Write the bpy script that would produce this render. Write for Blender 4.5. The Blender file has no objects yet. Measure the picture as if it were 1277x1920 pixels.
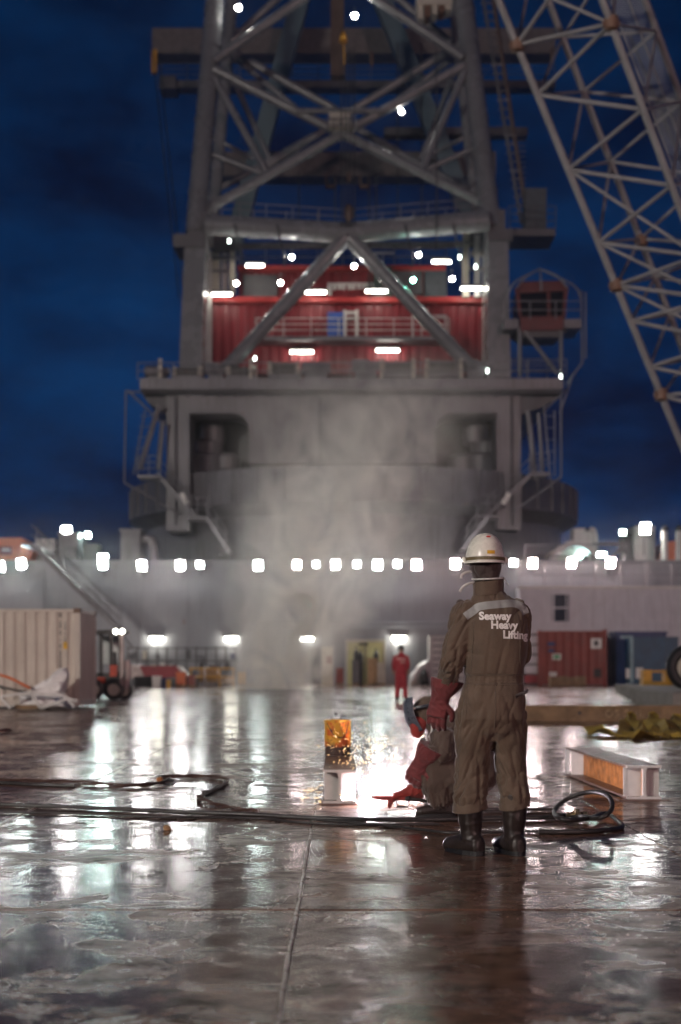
import bpy, bmesh, math, random
from mathutils import Vector, Matrix, noise
from mathutils.bvhtree import BVHTree
random.seed(7)
R = math.radians
PI = math.pi
SC = bpy.context.scene
COL = SC.collection

# ------------------------------------------------------------------ camera
F = 2667.0          # focal length in photograph pixels (50 mm on a 36 mm high frame)
HZ = 1248.0         # horizon row in the photograph
CH = 1.11           # camera height
cam_d = bpy.data.cameras.new('camera')
cam_d.sensor_fit = 'VERTICAL'; cam_d.sensor_height = 36.0; cam_d.sensor_width = 24.0
cam_d.lens = 50.0
cam_d.shift_y = 288.0 / 1920.0
cam_d.clip_start = 0.1; cam_d.clip_end = 2000
cam_d.dof.use_dof = True; cam_d.dof.focus_distance = 8.6; cam_d.dof.aperture_fstop = 1.7
cam = bpy.data.objects.new('camera', cam_d); COL.objects.link(cam)
cam.location = (0, 0, CH); cam.rotation_euler = (R(90), 0, 0)
SC.camera = cam

# ------------------------------------------------------------------ world: the last blue of dusk, broken cloud
W = bpy.data.worlds.new('World'); SC.world = W; W.use_nodes = True
nt = W.node_tree; nt.nodes.clear()
wo = nt.nodes.new('ShaderNodeOutputWorld'); bg = nt.nodes.new('ShaderNodeBackground')
sky = nt.nodes.new('ShaderNodeTexSky'); sky.sky_type = 'NISHITA'; sky.sun_disc = False
sky.sun_elevation = R(-4.0); sky.sun_rotation = R(200); sky.ozone_density = 6.0; sky.dust_density = 0.3; sky.air_density = 1.0
tc = nt.nodes.new('ShaderNodeTexCoord')
mp = nt.nodes.new('ShaderNodeMapping'); mp.inputs['Scale'].default_value = (2.2, 2.2, 4.6)
nz = nt.nodes.new('ShaderNodeTexNoise'); nz.inputs['Scale'].default_value = 2.6; nz.inputs['Detail'].default_value = 8; nz.inputs['Roughness'].default_value = 0.6
rp = nt.nodes.new('ShaderNodeValToRGB')
rp.color_ramp.elements[0].position = 0.36; rp.color_ramp.elements[0].color = (0.0005, 0.0042, 0.026, 1)
rp.color_ramp.elements[1].position = 0.70; rp.color_ramp.elements[1].color = (0.0008, 0.032, 0.122, 1)
mix = nt.nodes.new('ShaderNodeMix'); mix.data_type = 'RGBA'; mix.blend_type = 'ADD'; mix.inputs[0].default_value = 1.0
sk = nt.nodes.new('ShaderNodeMix'); sk.data_type = 'RGBA'; sk.blend_type = 'MULTIPLY'; sk.inputs[0].default_value = 1.0
sk.inputs[7].default_value = (0.004, 0.010, 0.02, 1)
nt.links.new(tc.outputs['Generated'], mp.inputs['Vector']); nt.links.new(mp.outputs[0], nz.inputs['Vector'])
nt.links.new(nz.outputs[0], rp.inputs[0])
nt.links.new(sky.outputs[0], sk.inputs[6])
nt.links.new(sk.outputs[2], mix.inputs[6]); nt.links.new(rp.outputs[0], mix.inputs[7])
sz = nt.nodes.new('ShaderNodeSeparateXYZ'); nt.links.new(tc.outputs['Generated'], sz.inputs[0])
mr = nt.nodes.new('ShaderNodeMapRange'); mr.inputs[1].default_value = 0.12; mr.inputs[2].default_value = 0.50; mr.inputs[3].default_value = 1.0; mr.inputs[4].default_value = 0.42
nt.links.new(sz.outputs[2], mr.inputs[0])
dk = nt.nodes.new('ShaderNodeVectorMath'); dk.operation = 'SCALE'; nt.links.new(mix.outputs[2], dk.inputs[0]); nt.links.new(mr.outputs[0], dk.inputs['Scale'])
nt.links.new(dk.outputs[0], bg.inputs['Color']); bg.inputs['Strength'].default_value = 1.0
nt.links.new(bg.outputs[0], wo.inputs['Surface'])

# ------------------------------------------------------------------ exposure / render
SC.view_settings.view_transform = 'Standard'; SC.view_settings.look = 'None'
SC.view_settings.exposure = 0.0; SC.view_settings.gamma = 1.0
SC.view_settings.use_curve_mapping = False
SC.render.engine = 'CYCLES'
SC.cycles.use_denoising = True
SC.cycles.max_bounces = 6; SC.cycles.diffuse_bounces = 3; SC.cycles.glossy_bounces = 3
SC.cycles.transmission_bounces = 4; SC.cycles.volume_bounces = 1; SC.cycles.transparent_max_bounces = 8
SC.cycles.sample_clamp_indirect = 4.0
SC.cycles.caustics_reflective = False; SC.cycles.caustics_refractive = False
SC.cycles.volume_step_rate = 1.0; SC.cycles.volume_max_steps = 128

# lamp brightness, in one place
L_FLOOD = 230.0      # big floodlights along the superstructure
L_SMALL = 160.0
L_TUBE = 45.0
L_REAR = 1000.0      # floodlights of the ship's bridge behind the photographer
L_ARC = 50000.0

# ------------------------------------------------------------------ helpers
def P(x, y, d):
    return Vector(((x - 638.5) / F * d, d, CH - (y - HZ) / F * d))
def G(x, y, z=0.0):
    d = (CH - z) * F / (y - HZ)
    return Vector(((x - 638.5) / F * d, d, z))
def V(*a): return Vector(a)

ORG = {}
def empty(name, loc=(0, 0, 0)):
    o = bpy.data.objects.new(name, None); COL.objects.link(o)
    o.location = loc; o.empty_display_size = 0.2
    ORG[o] = Vector(loc)
    return o
def tag(o, label, cat, group=None):
    o['label'] = label; o['category'] = cat
    if group: o['group'] = group
    return o
def struct(o):
    o['kind'] = 'structure'; return o
def link_mesh(name, me, parent=None, mats=()):
    o = bpy.data.objects.new(name, me); COL.objects.link(o)
    for m in mats: me.materials.append(m)
    ORG[o] = Vector((0, 0, 0))
    if parent is not None:
        o.parent = parent
        o.matrix_parent_inverse = Matrix.Translation(-ORG[parent])
    return o
def copy_tree(o, parent=None):
    c = o.copy(); COL.objects.link(c)
    if parent is not None: c.parent = parent
    for ch in list(o.children): copy_tree(ch, c)
    return c

class MB:
    def __init__(s): s.v = []; s.f = []; s.m = []; s.mi = 0
    def add(s, vs, fs):
        b = len(s.v); s.v += [tuple(p) for p in vs]
        for f in fs: s.f.append([b + i for i in f]); s.m.append(s.mi)
        return s
    def box(s, c, size, rot=None, taper=1.0):
        c = Vector(c); hx, hy, hz = size[0] / 2, size[1] / 2, size[2] / 2
        vs = []
        for z in (-1, 1):
            k = taper if z > 0 else 1.0
            for x, y in ((-1, -1), (1, -1), (1, 1), (-1, 1)):
                p = Vector((x * hx * k, y * hy * k, z * hz))
                if rot: p = rot @ p
                vs.append(p + c)
        return s.add(vs, [(3, 2, 1, 0), (4, 5, 6, 7), (0, 1, 5, 4), (1, 2, 6, 5), (2, 3, 7, 6), (3, 0, 4, 7)])
    def bb(s, x0, x1, y0, y1, z0, z1):
        return s.box(((x0 + x1) / 2, (y0 + y1) / 2, (z0 + z1) / 2), (abs(x1 - x0), abs(y1 - y0), abs(z1 - z0)))
    def pbox(s, x0, y0, x1, y1, d, depth):          # front face from photograph coordinates, real depth behind
        a = P(x0, y0, d); b = P(x1, y1, d)
        return s.bb(a.x, b.x, d, d + depth, b.z, a.z)
    def bar(s, p0, p1, w, h):                       # rectangular bar
        p0 = Vector(p0); p1 = Vector(p1); t = (p1 - p0); L = t.length; t.normalize()
        up = Vector((0, 0, 1)) if abs(t.z) < 0.95 else Vector((0, 1, 0))
        a = t.cross(up).normalized(); b = a.cross(t).normalized()
        rot = Matrix((a, t, b)).transposed()
        return s.box((p0 + p1) / 2, (w, L, h), rot)
    def tube(s, pts, r, n=10, cap=True):
        pts = [Vector(p) for p in pts]
        rs = r if isinstance(r, (list, tuple)) else [r] * len(pts)
        t0 = (pts[1] - pts[0]).normalized()
        up = Vector((0, 0, 1)) if abs(t0.z) < 0.9 else Vector((0, 1, 0))
        a = t0.cross(up).normalized()
        vs = []
        for i, p in enumerate(pts):
            if i == 0: t = pts[1] - pts[0]
            elif i == len(pts) - 1: t = pts[-1] - pts[-2]
            else: t = pts[i + 1] - pts[i - 1]
            t.normalize()
            a = (a - t * a.dot(t)).normalized(); b = t.cross(a)
            for k in range(n):
                w = 2 * PI * k / n
                vs.append(p + (a * math.cos(w) + b * math.sin(w)) * rs[i])
        fs = []
        for i in range(len(pts) - 1):
            for k in range(n):
                fs.append((i * n + k, i * n + (k + 1) % n, (i + 1) * n + (k + 1) % n, (i + 1) * n + k))
        if cap:
            fs.append(tuple(reversed(range(n)))); fs.append(tuple(range((len(pts) - 1) * n, len(pts) * n)))
        return s.add(vs, fs)
    def lathe(s, c, prof, n=24, axis='z', cap=True):  # prof: (r, h)
        c = Vector(c); vs = []
        for r, h in prof:
            for k in range(n):
                w = 2 * PI * k / n
                u, v = r * math.cos(w), r * math.sin(w)
                if axis == 'z': p = Vector((u, v, h))
                elif axis == 'x': p = Vector((h, u, v))
                else: p = Vector((v, h, u))
                vs.append(c + p)
        fs = []
        for i in range(len(prof) - 1):
            for k in range(n):
                fs.append((i * n + k, i * n + (k + 1) % n, (i + 1) * n + (k + 1) % n, (i + 1) * n + k))
        if cap:
            fs.append(tuple(reversed(range(n)))); fs.append(tuple(range((len(prof) - 1) * n, len(prof) * n)))
        return s.add(vs, fs)
    def prism(s, poly, y0, y1):                      # poly of (x,z), extruded along y
        n = len(poly)
        vs = [(x, y0, z) for x, z in poly] + [(x, y1, z) for x, z in poly]
        fs = [tuple(range(n)), tuple(reversed(range(n, 2 * n)))]
        for i in range(n): fs.append((i, i + n, (i + 1) % n + n, (i + 1) % n))
        return s.add(vs, fs)
    def xprism(s, poly, x0, x1):                     # poly of (y,z), extruded along x
        n = len(poly)
        vs = [(x0, y, z) for y, z in poly] + [(x1, y, z) for y, z in poly]
        fs = [tuple(reversed(range(n))), tuple(range(n, 2 * n))]
        for i in range(n): fs.append((i, (i + 1) % n, (i + 1) % n + n, i + n))
        return s.add(vs, fs)
    def grid(s, fn, nu, nv):
        vs = [fn(i / nu, j / nv) for j in range(nv + 1) for i in range(nu + 1)]
        fs = [(j * (nu + 1) + i, j * (nu + 1) + i + 1, (j + 1) * (nu + 1) + i + 1, (j + 1) * (nu + 1) + i) for j in range(nv) for i in range(nu)]
        return s.add(vs, fs)
    def mesh(s, name, smooth=False, fix=True):
        me = bpy.data.meshes.new(name); me.from_pydata(s.v, [], s.f)
        if any(s.m):
            me.polygons.foreach_set('material_index', s.m)
        if fix:
            bm = bmesh.new(); bm.from_mesh(me); bmesh.ops.recalc_face_normals(bm, faces=bm.faces); bm.to_mesh(me); bm.free()
        if smooth:
            me.polygons.foreach_set('use_smooth', [True] * len(me.polygons))
            try: me.set_sharp_from_angle(angle=R(38))
            except Exception: pass
        me.update()
        return me
    def obj(s, name, mat, parent=None, smooth=False, fix=True):
        mats = mat if isinstance(mat, (list, tuple)) else (mat,)
        return link_mesh(name, s.mesh(name, smooth, fix), parent, mats)

def spline(pts, n=8):
    pts = [Vector(p) for p in pts]; out = []
    Q = [pts[0] * 2 - pts[1]] + pts + [pts[-1] * 2 - pts[-2]]
    for i in range(1, len(Q) - 2):
        p0, p1, p2, p3 = Q[i - 1:i + 3]
        for k in range(n):
            t = k / n
            out.append(0.5 * ((2 * p1) + (p2 - p0) * t + (2 * p0 - 5 * p1 + 4 * p2 - p3) * t * t + (3 * p1 - p0 - 3 * p2 + p3) * t ** 3))
    out.append(pts[-1]); return out

# ------------------------------------------------------------------ materials (procedural)
MATS = {}
def nodes_of(name):
    m = bpy.data.materials.new(name); m.use_nodes = True
    t = m.node_tree; t.nodes.clear()
    out = t.nodes.new('ShaderNodeOutputMaterial')
    return m, t, out
def pos_node(t): return t.nodes.new('ShaderNodeNewGeometry').outputs['Position']
def noise_node(t, vec, scale, detail=4, rough=0.55, dist=0.0, sc=None):
    if sc:
        mp = t.nodes.new('ShaderNodeMapping'); mp.inputs['Scale'].default_value = sc
        t.links.new(vec, mp.inputs['Vector']); vec = mp.outputs[0]
    n = t.nodes.new('ShaderNodeTexNoise'); n.inputs['Scale'].default_value = scale
    n.inputs['Detail'].default_value = detail; n.inputs['Roughness'].default_value = rough; n.inputs['Distortion'].default_value = dist
    t.links.new(vec, n.inputs['Vector']); return n.outputs[0]
def ramp(t, fac, stops):
    r = t.nodes.new('ShaderNodeValToRGB'); e = r.color_ramp.elements
    while len(e) < len(stops): e.new(0.5)
    for i, (p, c) in enumerate(stops):
        e[i].position = p; e[i].color = (c, c, c, 1) if not isinstance(c, tuple) else (*c, 1)
    t.links.new(fac, r.inputs[0]); return r.outputs[0]
def mixc(t, fac, a, b, mode='MIX'):
    m = t.nodes.new('ShaderNodeMix'); m.data_type = 'RGBA'; m.blend_type = mode
    for sock, v in ((m.inputs[0], fac), (m.inputs[6], a), (m.inputs[7], b)):
        if isinstance(v, bpy.types.NodeSocket): t.links.new(v, sock)
        elif isinstance(v, tuple): sock.default_value = (*v, 1)
        else: sock.default_value = v
    return m.outputs[2]
def math_node(t, op, a, b=None, clamp=False):
    m = t.nodes.new('ShaderNodeMath'); m.operation = op; m.use_clamp = clamp
    for i, v in enumerate((a, b)):
        if v is None: continue
        if isinstance(v, bpy.types.NodeSocket): t.links.new(v, m.inputs[i])
        else: m.inputs[i].default_value = v
    return m.outputs[0]

def M(name, col, rough=0.5, metal=0.0, var=0.25, scale=2.0, bump=0.0, bscale=30.0, rust=0.0, streak=0.0, spec=0.5, dirt=(0.06, 0.045, 0.035)):
    if name in MATS: return MATS[name]
    m, t, out = nodes_of(name)
    b = t.nodes.new('ShaderNodeBsdfPrincipled'); t.links.new(b.outputs[0], out.inputs[0])
    p = pos_node(t)
    n1 = noise_node(t, p, scale, 6, 0.6)
    f = ramp(t, n1, [(0.3, 0.0), (0.7, 1.0)])
    c = mixc(t, f, tuple(x * (1 - var) for x in col), tuple(min(1, x * (1 + var)) for x in col))
    if streak > 0:
        n2 = noise_node(t, p, 1.0, 5, 0.65, 0.0, (7.0, 7.0, 0.35))
        s = ramp(t, n2, [(0.5, 0.0), (0.72, streak)])
        c = mixc(t, s, c, dirt)
    if rust > 0:
        n3 = noise_node(t, p, scale * 3.1, 8, 0.7, 0.4)
        s = ramp(t, n3, [(0.68 - 0.3 * rust, 0.0), (0.78 - 0.25 * rust, 1.0)])
        c = mixc(t, s, c, mixc(t, n1, (0.10, 0.03, 0.01), (0.28, 0.10, 0.03)))
    t.links.new(c, b.inputs['Base Color'])
    b.inputs['Metallic'].default_value = metal
    b.inputs['Specular IOR Level'].default_value = spec
    rr = ramp(t, noise_node(t, p, scale * 2.3, 5), [(0.3, max(0.03, rough * 0.75)), (0.75, min(1, rough * 1.25))])
    t.links.new(rr, b.inputs['Roughness'])
    if bump > 0:
        bn = t.nodes.new('ShaderNodeBump'); bn.inputs['Strength'].default_value = bump; bn.inputs['Distance'].default_value = 0.01
        t.links.new(noise_node(t, p, bscale, 5), bn.inputs['Height']); t.links.new(bn.outputs[0], b.inputs['Normal'])
    MATS[name] = m; return m

def E(name, col, strength):
    if name in MATS: return MATS[name]
    m, t, out = nodes_of(name)
    e = t.nodes.new('ShaderNodeEmission'); e.inputs[0].default_value = (*col, 1); e.inputs[1].default_value = strength
    t.links.new(e.outputs[0], out.inputs[0]); MATS[name] = m; return m

def wet_deck():
    m, t, out = nodes_of('wet_steel_deck')
    b = t.nodes.new('ShaderNodeBsdfPrincipled'); t.links.new(b.outputs[0], out.inputs[0])
    p = pos_node(t)
    big = noise_node(t, p, 0.55, 6, 0.6, 0.5)
    mid = noise_node(t, p, 2.6, 8, 0.66, 0.9)
    fine = noise_node(t, p, 13.0, 7, 0.7, 0.3)
    grit = noise_node(t, p, 85.0, 4, 0.65)
    mid2 = noise_node(t, p, 6.5, 9, 0.72, 0.6, (0.75, 1.0, 1.0))
    wetm = math_node(t, 'ADD', math_node(t, 'MULTIPLY', big, 0.34), math_node(t, 'ADD', math_node(t, 'MULTIPLY', mid, 0.40), math_node(t, 'MULTIPLY', mid2, 0.26)))
    wet = ramp(t, wetm, [(0.455, 0.0), (0.525, 1.0)])          # 1 = standing water
    col = mixc(t, ramp(t, mid, [(0.3, 0.0), (0.7, 1.0)]), (0.115, 0.056, 0.036), (0.25, 0.135, 0.090))
    col = mixc(t, ramp(t, mid2, [(0.46, 0.0), (0.62, 0.85)]), col, (0.035, 0.019, 0.014))
    rustm = ramp(t, noise_node(t, p, 1.2, 8, 0.7, 1.0), [(0.54, 0.0), (0.68, 0.65)])
    col = mixc(t, rustm, col, (0.16, 0.070, 0.034))
    col = mixc(t, wet, col, mixc(t, 0.35, col, (0.02, 0.013, 0.011)))
    t.links.new(col, b.inputs['Base Color'])
    dry = ramp(t, mid2, [(0.36, 0.24), (0.66, 0.48)])
    wr = ramp(t, mid2, [(0.35, 0.05), (0.7, 0.20)])
    t.links.new(mixc(t, wet, dry, wr), b.inputs['Roughness'])
    b.inputs['IOR'].default_value = 1.36
    t.links.new(ramp(t, mid2, [(0.35, 0.60), (0.62, 0.05)]), b.inputs['Specular IOR Level'])
    bn = t.nodes.new('ShaderNodeBump'); bn.inputs['Distance'].default_value = 0.0022
    dryk = math_node(t, 'SUBTRACT', 1.2, wet)
    t.links.new(math_node(t, 'MULTIPLY', dryk, 0.5, True), bn.inputs['Strength'])
    hgt = math_node(t, 'ADD', math_node(t, 'MULTIPLY', fine, 1.0), math_node(t, 'MULTIPLY', grit, 0.22))
    t.links.new(hgt, bn.inputs['Height'])
    b2 = t.nodes.new('ShaderNodeBump'); b2.inputs['Distance'].default_value = 0.0045; b2.inputs['Strength'].default_value = 0.20
    t.links.new(mid2, b2.inputs['Height']); t.links.new(bn.outputs[0], b2.inputs['Normal'])
    t.links.new(b2.outputs[0], b.inputs['Normal'])
    return m
DECK = wet_deck()

def cloth(name, col, var=0.22, sheen=0.35):
    if name in MATS: return MATS[name]
    m, t, out = nodes_of(name)
    b = t.nodes.new('ShaderNodeBsdfPrincipled'); t.links.new(b.outputs[0], out.inputs[0])
    p = pos_node(t)
    n1 = noise_node(t, p, 7.0, 6, 0.65, 0.3); n2 = noise_node(t, p, 260.0, 2)
    c = mixc(t, ramp(t, n1, [(0.3, 0.0), (0.72, 1.0)]), tuple(x * (1 - var) for x in col), tuple(x * (1 + var) for x in col))
    c = mixc(t, ramp(t, noise_node(t, p, 3.0, 7, 0.7, 0.6), [(0.56, 0.0), (0.75, 0.6)]), c, tuple(x * 0.45 for x in col))
    t.links.new(c, b.inputs['Base Color']); b.inputs['Roughness'].default_value = 0.72
    b.inputs['Sheen Weight'].default_value = sheen
    bn = t.nodes.new('ShaderNodeBump'); bn.inputs['Strength'].default_value = 0.5; bn.inputs['Distance'].default_value = 0.003
    t.links.new(math_node(t, 'ADD', math_node(t, 'MULTIPLY', noise_node(t, p, 30.0, 5, 0.6, 0.5), 2.0), n2), bn.inputs['Height']); t.links.new(bn.outputs[0], b.inputs['Normal'])
    MATS[name] = m; return m

GREY = M('grey_ship_paint', (0.185, 0.18, 0.195), 0.42, var=0.16, scale=0.5, streak=0.55, rust=0.14)
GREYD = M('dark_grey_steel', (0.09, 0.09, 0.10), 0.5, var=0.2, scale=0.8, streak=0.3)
TUBEM = M('grey_gloss_tube_paint', (0.165, 0.17, 0.18), 0.27, var=0.12, scale=0.4, streak=0.15)
TEAL = M('weathered_blue_grey_paint', (0.10, 0.16, 0.18), 0.5, var=0.15, scale=0.5, streak=0.2)
WHITE = M('white_gloss_paint', (0.62, 0.60, 0.57), 0.38, var=0.1, scale=1.0, streak=0.25, rust=0.12)
CREAM = M('cream_paint', (0.50, 0.46, 0.38), 0.45, var=0.15, scale=1.2, streak=0.2)
CRIM = M('crimson_house_paint', (0.22, 0.007, 0.016), 0.45, var=0.15, scale=0.8, streak=0.15)
REDP = M('faded_red_paint', (0.22, 0.032, 0.022), 0.5, var=0.2, scale=1.2, streak=0.3, rust=0.2)
MAROON = M('maroon_paint', (0.28, 0.022, 0.032), 0.5, var=0.2)
BLUEP = M('dark_blue_paint', (0.010, 0.035, 0.14), 0.45, var=0.2, streak=0.2)
BLUE2 = M('teal_blue_paint', (0.012, 0.075, 0.14), 0.45, var=0.2, streak=0.2)
ORANGE = M('safety_orange_paint', (0.62, 0.13, 0.03), 0.42, var=0.12)
YELLOW = M('yellow_machine_paint', (0.55, 0.28, 0.03), 0.45, var=0.2, rust=0.25, scale=3)
BLACK = M('black_rubber', (0.012, 0.012, 0.013), 0.5, var=0.3, scale=8, bump=0.15)
HOSE = M('dusty_rubber_hose', (0.030, 0.027, 0.026), 0.42, var=0.4, scale=9, bump=0.2, bscale=60)
GLASS = M('dark_cab_glass', (0.006, 0.007, 0.010), 0.06, var=0.1, spec=0.7)
WOOD = M('weathered_timber', (0.20, 0.125, 0.065), 0.7, var=0.35, scale=3, streak=0.3, bump=0.3, bscale=18)
WOODP = M('pale_crate_wood', (0.36, 0.22, 0.11), 0.7, var=0.25, scale=3)
LBOOM = M('boom_cream_grey_paint', (0.25, 0.25, 0.255), 0.5, var=0.2, scale=1.5, rust=0.16)
CONT = M('container_beige_paint', (0.56, 0.49, 0.42), 0.5, var=0.12, scale=1.0, streak=0.32, rust=0.10, dirt=(0.16, 0.09, 0.05))
TARP = M('white_tarpaulin', (0.80, 0.77, 0.75), 0.5, var=0.12, scale=4, bump=0.4, bscale=9)
RUST = M('rusty_web_steel', (0.40, 0.155, 0.045), 0.6, var=0.55, scale=9, bump=0.3, bscale=40, streak=0.5)
MILL = M('brown_mill_scale_steel', (0.16, 0.105, 0.085), 0.42, var=0.3, scale=6, bump=0.15, bscale=40)
PRIME = M('chipped_white_primer', (0.60, 0.58, 0.55), 0.45, var=0.1, scale=6, rust=0.18, bump=0.1)
STRAP = M('olive_lifting_sling', (0.30, 0.20, 0.025), 0.75, var=0.35, scale=6, bump=0.4, bscale=40)
INK = M('faded_dark_ink', (0.05, 0.045, 0.045), 0.6, var=0.2)
WIRE = M('greased_wire_rope', (0.02, 0.02, 0.022), 0.5)
COVERALL = cloth('brown_work_coverall', (0.108, 0.069, 0.043))
REDCLOTH = cloth('red_work_coverall', (0.34, 0.018, 0.028))
LEATHER = cloth('red_welding_leather', (0.165, 0.024, 0.026), 0.3)
LEATHERB = cloth('arc_lit_red', (0.30, 0.026, 0.018), 0.3)  # arc light put into a brighter leather red; torch handle shares it
HOOD = cloth('dark_brown_balaclava', (0.060, 0.040, 0.035), 0.3)
HOODB = cloth('brown_welding_hood', (0.10, 0.068, 0.045), 0.3)
BOOTM = M('worn_black_boot_leather', (0.028, 0.020, 0.017), 0.38, var=0.4, scale=12, bump=0.3, bscale=50)
HELM = M('scuffed_white_helmet', (0.78, 0.75, 0.66), 0.28, var=0.07, scale=14, rust=0.03)
BAND = M('olive_helmet_band', (0.16, 0.12, 0.05), 0.5)
REFL = M('grey_reflective_tape', (0.30, 0.30, 0.29), 0.45, var=0.1, scale=20)
LETTER = M('white_print', (0.80, 0.76, 0.72), 0.6, var=0.1, scale=30)

E_FLOOD = E('floodlight_white', (1.0, 0.96, 0.93), L_FLOOD)
E_FLOODP = E('floodlight_pinkish', (1.0, 0.80, 0.78), L_FLOOD)
E_FLOODG = E('floodlight_cool', (0.86, 1.0, 0.95), L_FLOOD)
E_GREEN = E('floodlight_mercury_green', (0.72, 1.0, 0.90), L_SMALL)
E_SMALL = E('floodlight_small_white', (0.95, 1.0, 0.97), L_SMALL)
E_TUBE = E('fluorescent_tube', (1.0, 0.97, 0.82), L_TUBE)
E_CRANE = E('crane_spotlight_glow', (1.0, 0.97, 0.90), 300.0)
E_CRANEG = E('crane_spotlight_green', (0.25, 1.0, 0.70), 260.0)
E_REARW = E('bridge_floodlight_warm', (1.0, 0.91, 0.83), L_REAR)
E_REARP = E('bridge_floodlight_pink', (1.0, 0.62, 0.58), L_REAR * 1.7)
E_ARC = E('welding_arc_light', (1.0, 0.86, 0.95), L_ARC)
E_SPARK = E('spark_glow', (1.0, 0.62, 0.28), 14.0)
E_DOOR = E('lit_doorway_lamp', (1.0, 0.93, 0.55), 2.0)

# ================================================================== SETTING
WALL = 83.0
deck = MB().grid(lambda u, v: (-84 + 168 * u, -108 + 240 * v, -0.006), 4, 6).obj('deck', DECK)
struct(deck)
XS = [-0.196 + 2.175 * k for k in range(-6, 7)]
YS = [6.45 + 6.1 * k for k in range(-1, 5)]
for i in range(len(XS) - 1):
    for j in range(len(YS) - 1):
        x0, x1, y0, y1 = XS[i] + 0.003, XS[i + 1] - 0.003, YS[j] + 0.014, YS[j + 1] - 0.014
        dz = random.uniform(-0.0015, 0.0015)
        mb = MB()
        e = 0.006
        mb.add([(x0, y0, -0.004), (x1, y0, -0.004), (x1, y1, -0.004), (x0, y1, -0.004),
                (x0 + e, y0 + e, 0.002 + dz), (x1 - e, y0 + e, 0.002 + dz), (x1 - e, y1 - e, 0.002 - dz), (x0 + e, y1 - e, 0.002 - dz)],
               [(4, 5, 6, 7), (0, 1, 5, 4), (1, 2, 6, 5), (2, 3, 7, 6), (3, 0, 4, 7)])
        mb.obj('deck_plate', DECK, deck, fix=False)
# raised weld beads along two of the long seams
BEAD = M('worn_weld_bead', (0.36, 0.30, 0.26), 0.3, var=0.3, scale=9, bump=0.4, bscale=35)
for xs, y0, y1 in ((XS[6], 3.0, 9.6), (XS[5], 8.0, 34.0)):
    pts = []
    y = y0
    while y < y1:
        pts.append((xs + random.uniform(-0.004, 0.004), y, 0.0)); y += 0.12
    mb = MB(); mb.tube(pts, [0.010 + random.uniform(-0.003, 0.003) for _ in pts], 6)
    mb.obj('weld_bead', BEAD, deck, smooth=True)

# ---- steel bulkhead that closes the deck
BWALL = M('bulkhead_paint', (0.25, 0.255, 0.28), 0.42, var=0.14, scale=0.4, streak=0.25, rust=0.08)
bulk = empty('superstructure_bulkhead', (0, WALL, 0))
tag(bulk, 'long grey steel bulkhead closing the far end of the wet deck', 'bulkhead')
zt = P(0, 1052, WALL).z
MB().bb(-45, 45, WALL, WALL + 1.2, 0, zt).obj('wall', BWALL, bulk)
MB().bb(-45, 45, WALL - 0.12, WALL - 0.003, zt - 0.18, zt + 0.05).obj('coaming', BWALL, bulk)
for y in (1168, 1176): MB().tube([P(470, y, WALL - 0.16), P(980, y, WALL - 0.16)], 0.07, 8).obj('pipe', BWALL, bulk, True)
for x in (80, 160, 262, 350, 452, 565, 622, 735, 838, 930, 1040, 1150):
    MB().pbox(x, 1066, x + 2.5, 1284, WALL - 0.06, 0.057).obj('stiffener', BWALL, bulk)
MB().bb(-45, 45, WALL + 1.2, WALL + 20, zt - 0.25, zt - 0.05).obj('roof_deck', GREYD, bulk)

# ---- crane pedestal
ped = empty('crane_pedestal', (0.9, 100.5, 0))
tag(ped, 'huge round grey pedestal carrying the revolving crane', 'crane pedestal')
MB().lathe((0.9, 100.5, 0), [(14.5, 4), (14.5, 10.3), (15.6, 10.9)], 72, cap=False).obj('drum', GREY, ped, True)
MB().lathe((0.9, 100.5, 0), [(15.6, 10.9), (15.64, 10.92), (15.64, 11.02), (15.55, 11.06), (15.55, 13.1), (9, 13.3)], 72, cap=False).obj('slew_ring', GREY, ped, True)
for k in range(28):
    a = PI + PI * (k + 0.5) / 28
    c = V(0.9 + 15.6 * math.cos(a), 100.5 + 15.6 * math.sin(a), 12.05)
    MB().box(c, (0.10, 0.16, 2.0), Matrix.Rotation(a + PI / 2, 3, 'Z')).obj('rib', GREY, ped)

# ================================================================== THE BIG CRANE
crane = empty('revolving_crane', (0.9, 100.5, 13.1))
tag(crane, 'giant grey revolving crane with tubular boom and red machinery house above the deck', 'crane')
Y0 = 88.0
def T(x0, y0, x1, y1, r, d0=Y0, d1=None, name='brace', mat=None, parent=None, n=14):
    d1 = d0 if d1 is None else d1
    return MB().tube([P(x0, y0, d0), P(x1, y1, d1)], r, n).obj(name, mat or TUBEM, parent or crane, True)
def rail(pts, h=1.1, name='railing', mat=None, parent=None, r=0.035, step=1.6, mid=2):
    mb = MB(); pts = [Vector(p) for p in pts]
    for k in range(1, mid + 1):
        z = V(0, 0, h * k / mid)
        for a, b in zip(pts[:-1], pts[1:]): mb.tube([a + z, b + z], r, 6)
    for a, b in zip(pts[:-1], pts[1:]):
        n = max(1, int(round((b - a).length / step)))
        for k in range(n + 1):
            q = a.lerp(b, k / n); mb.tube([q, q + V(0, 0, h)], r, 6)
    return mb.obj(name, mat or GREY, parent or crane, True)
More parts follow.
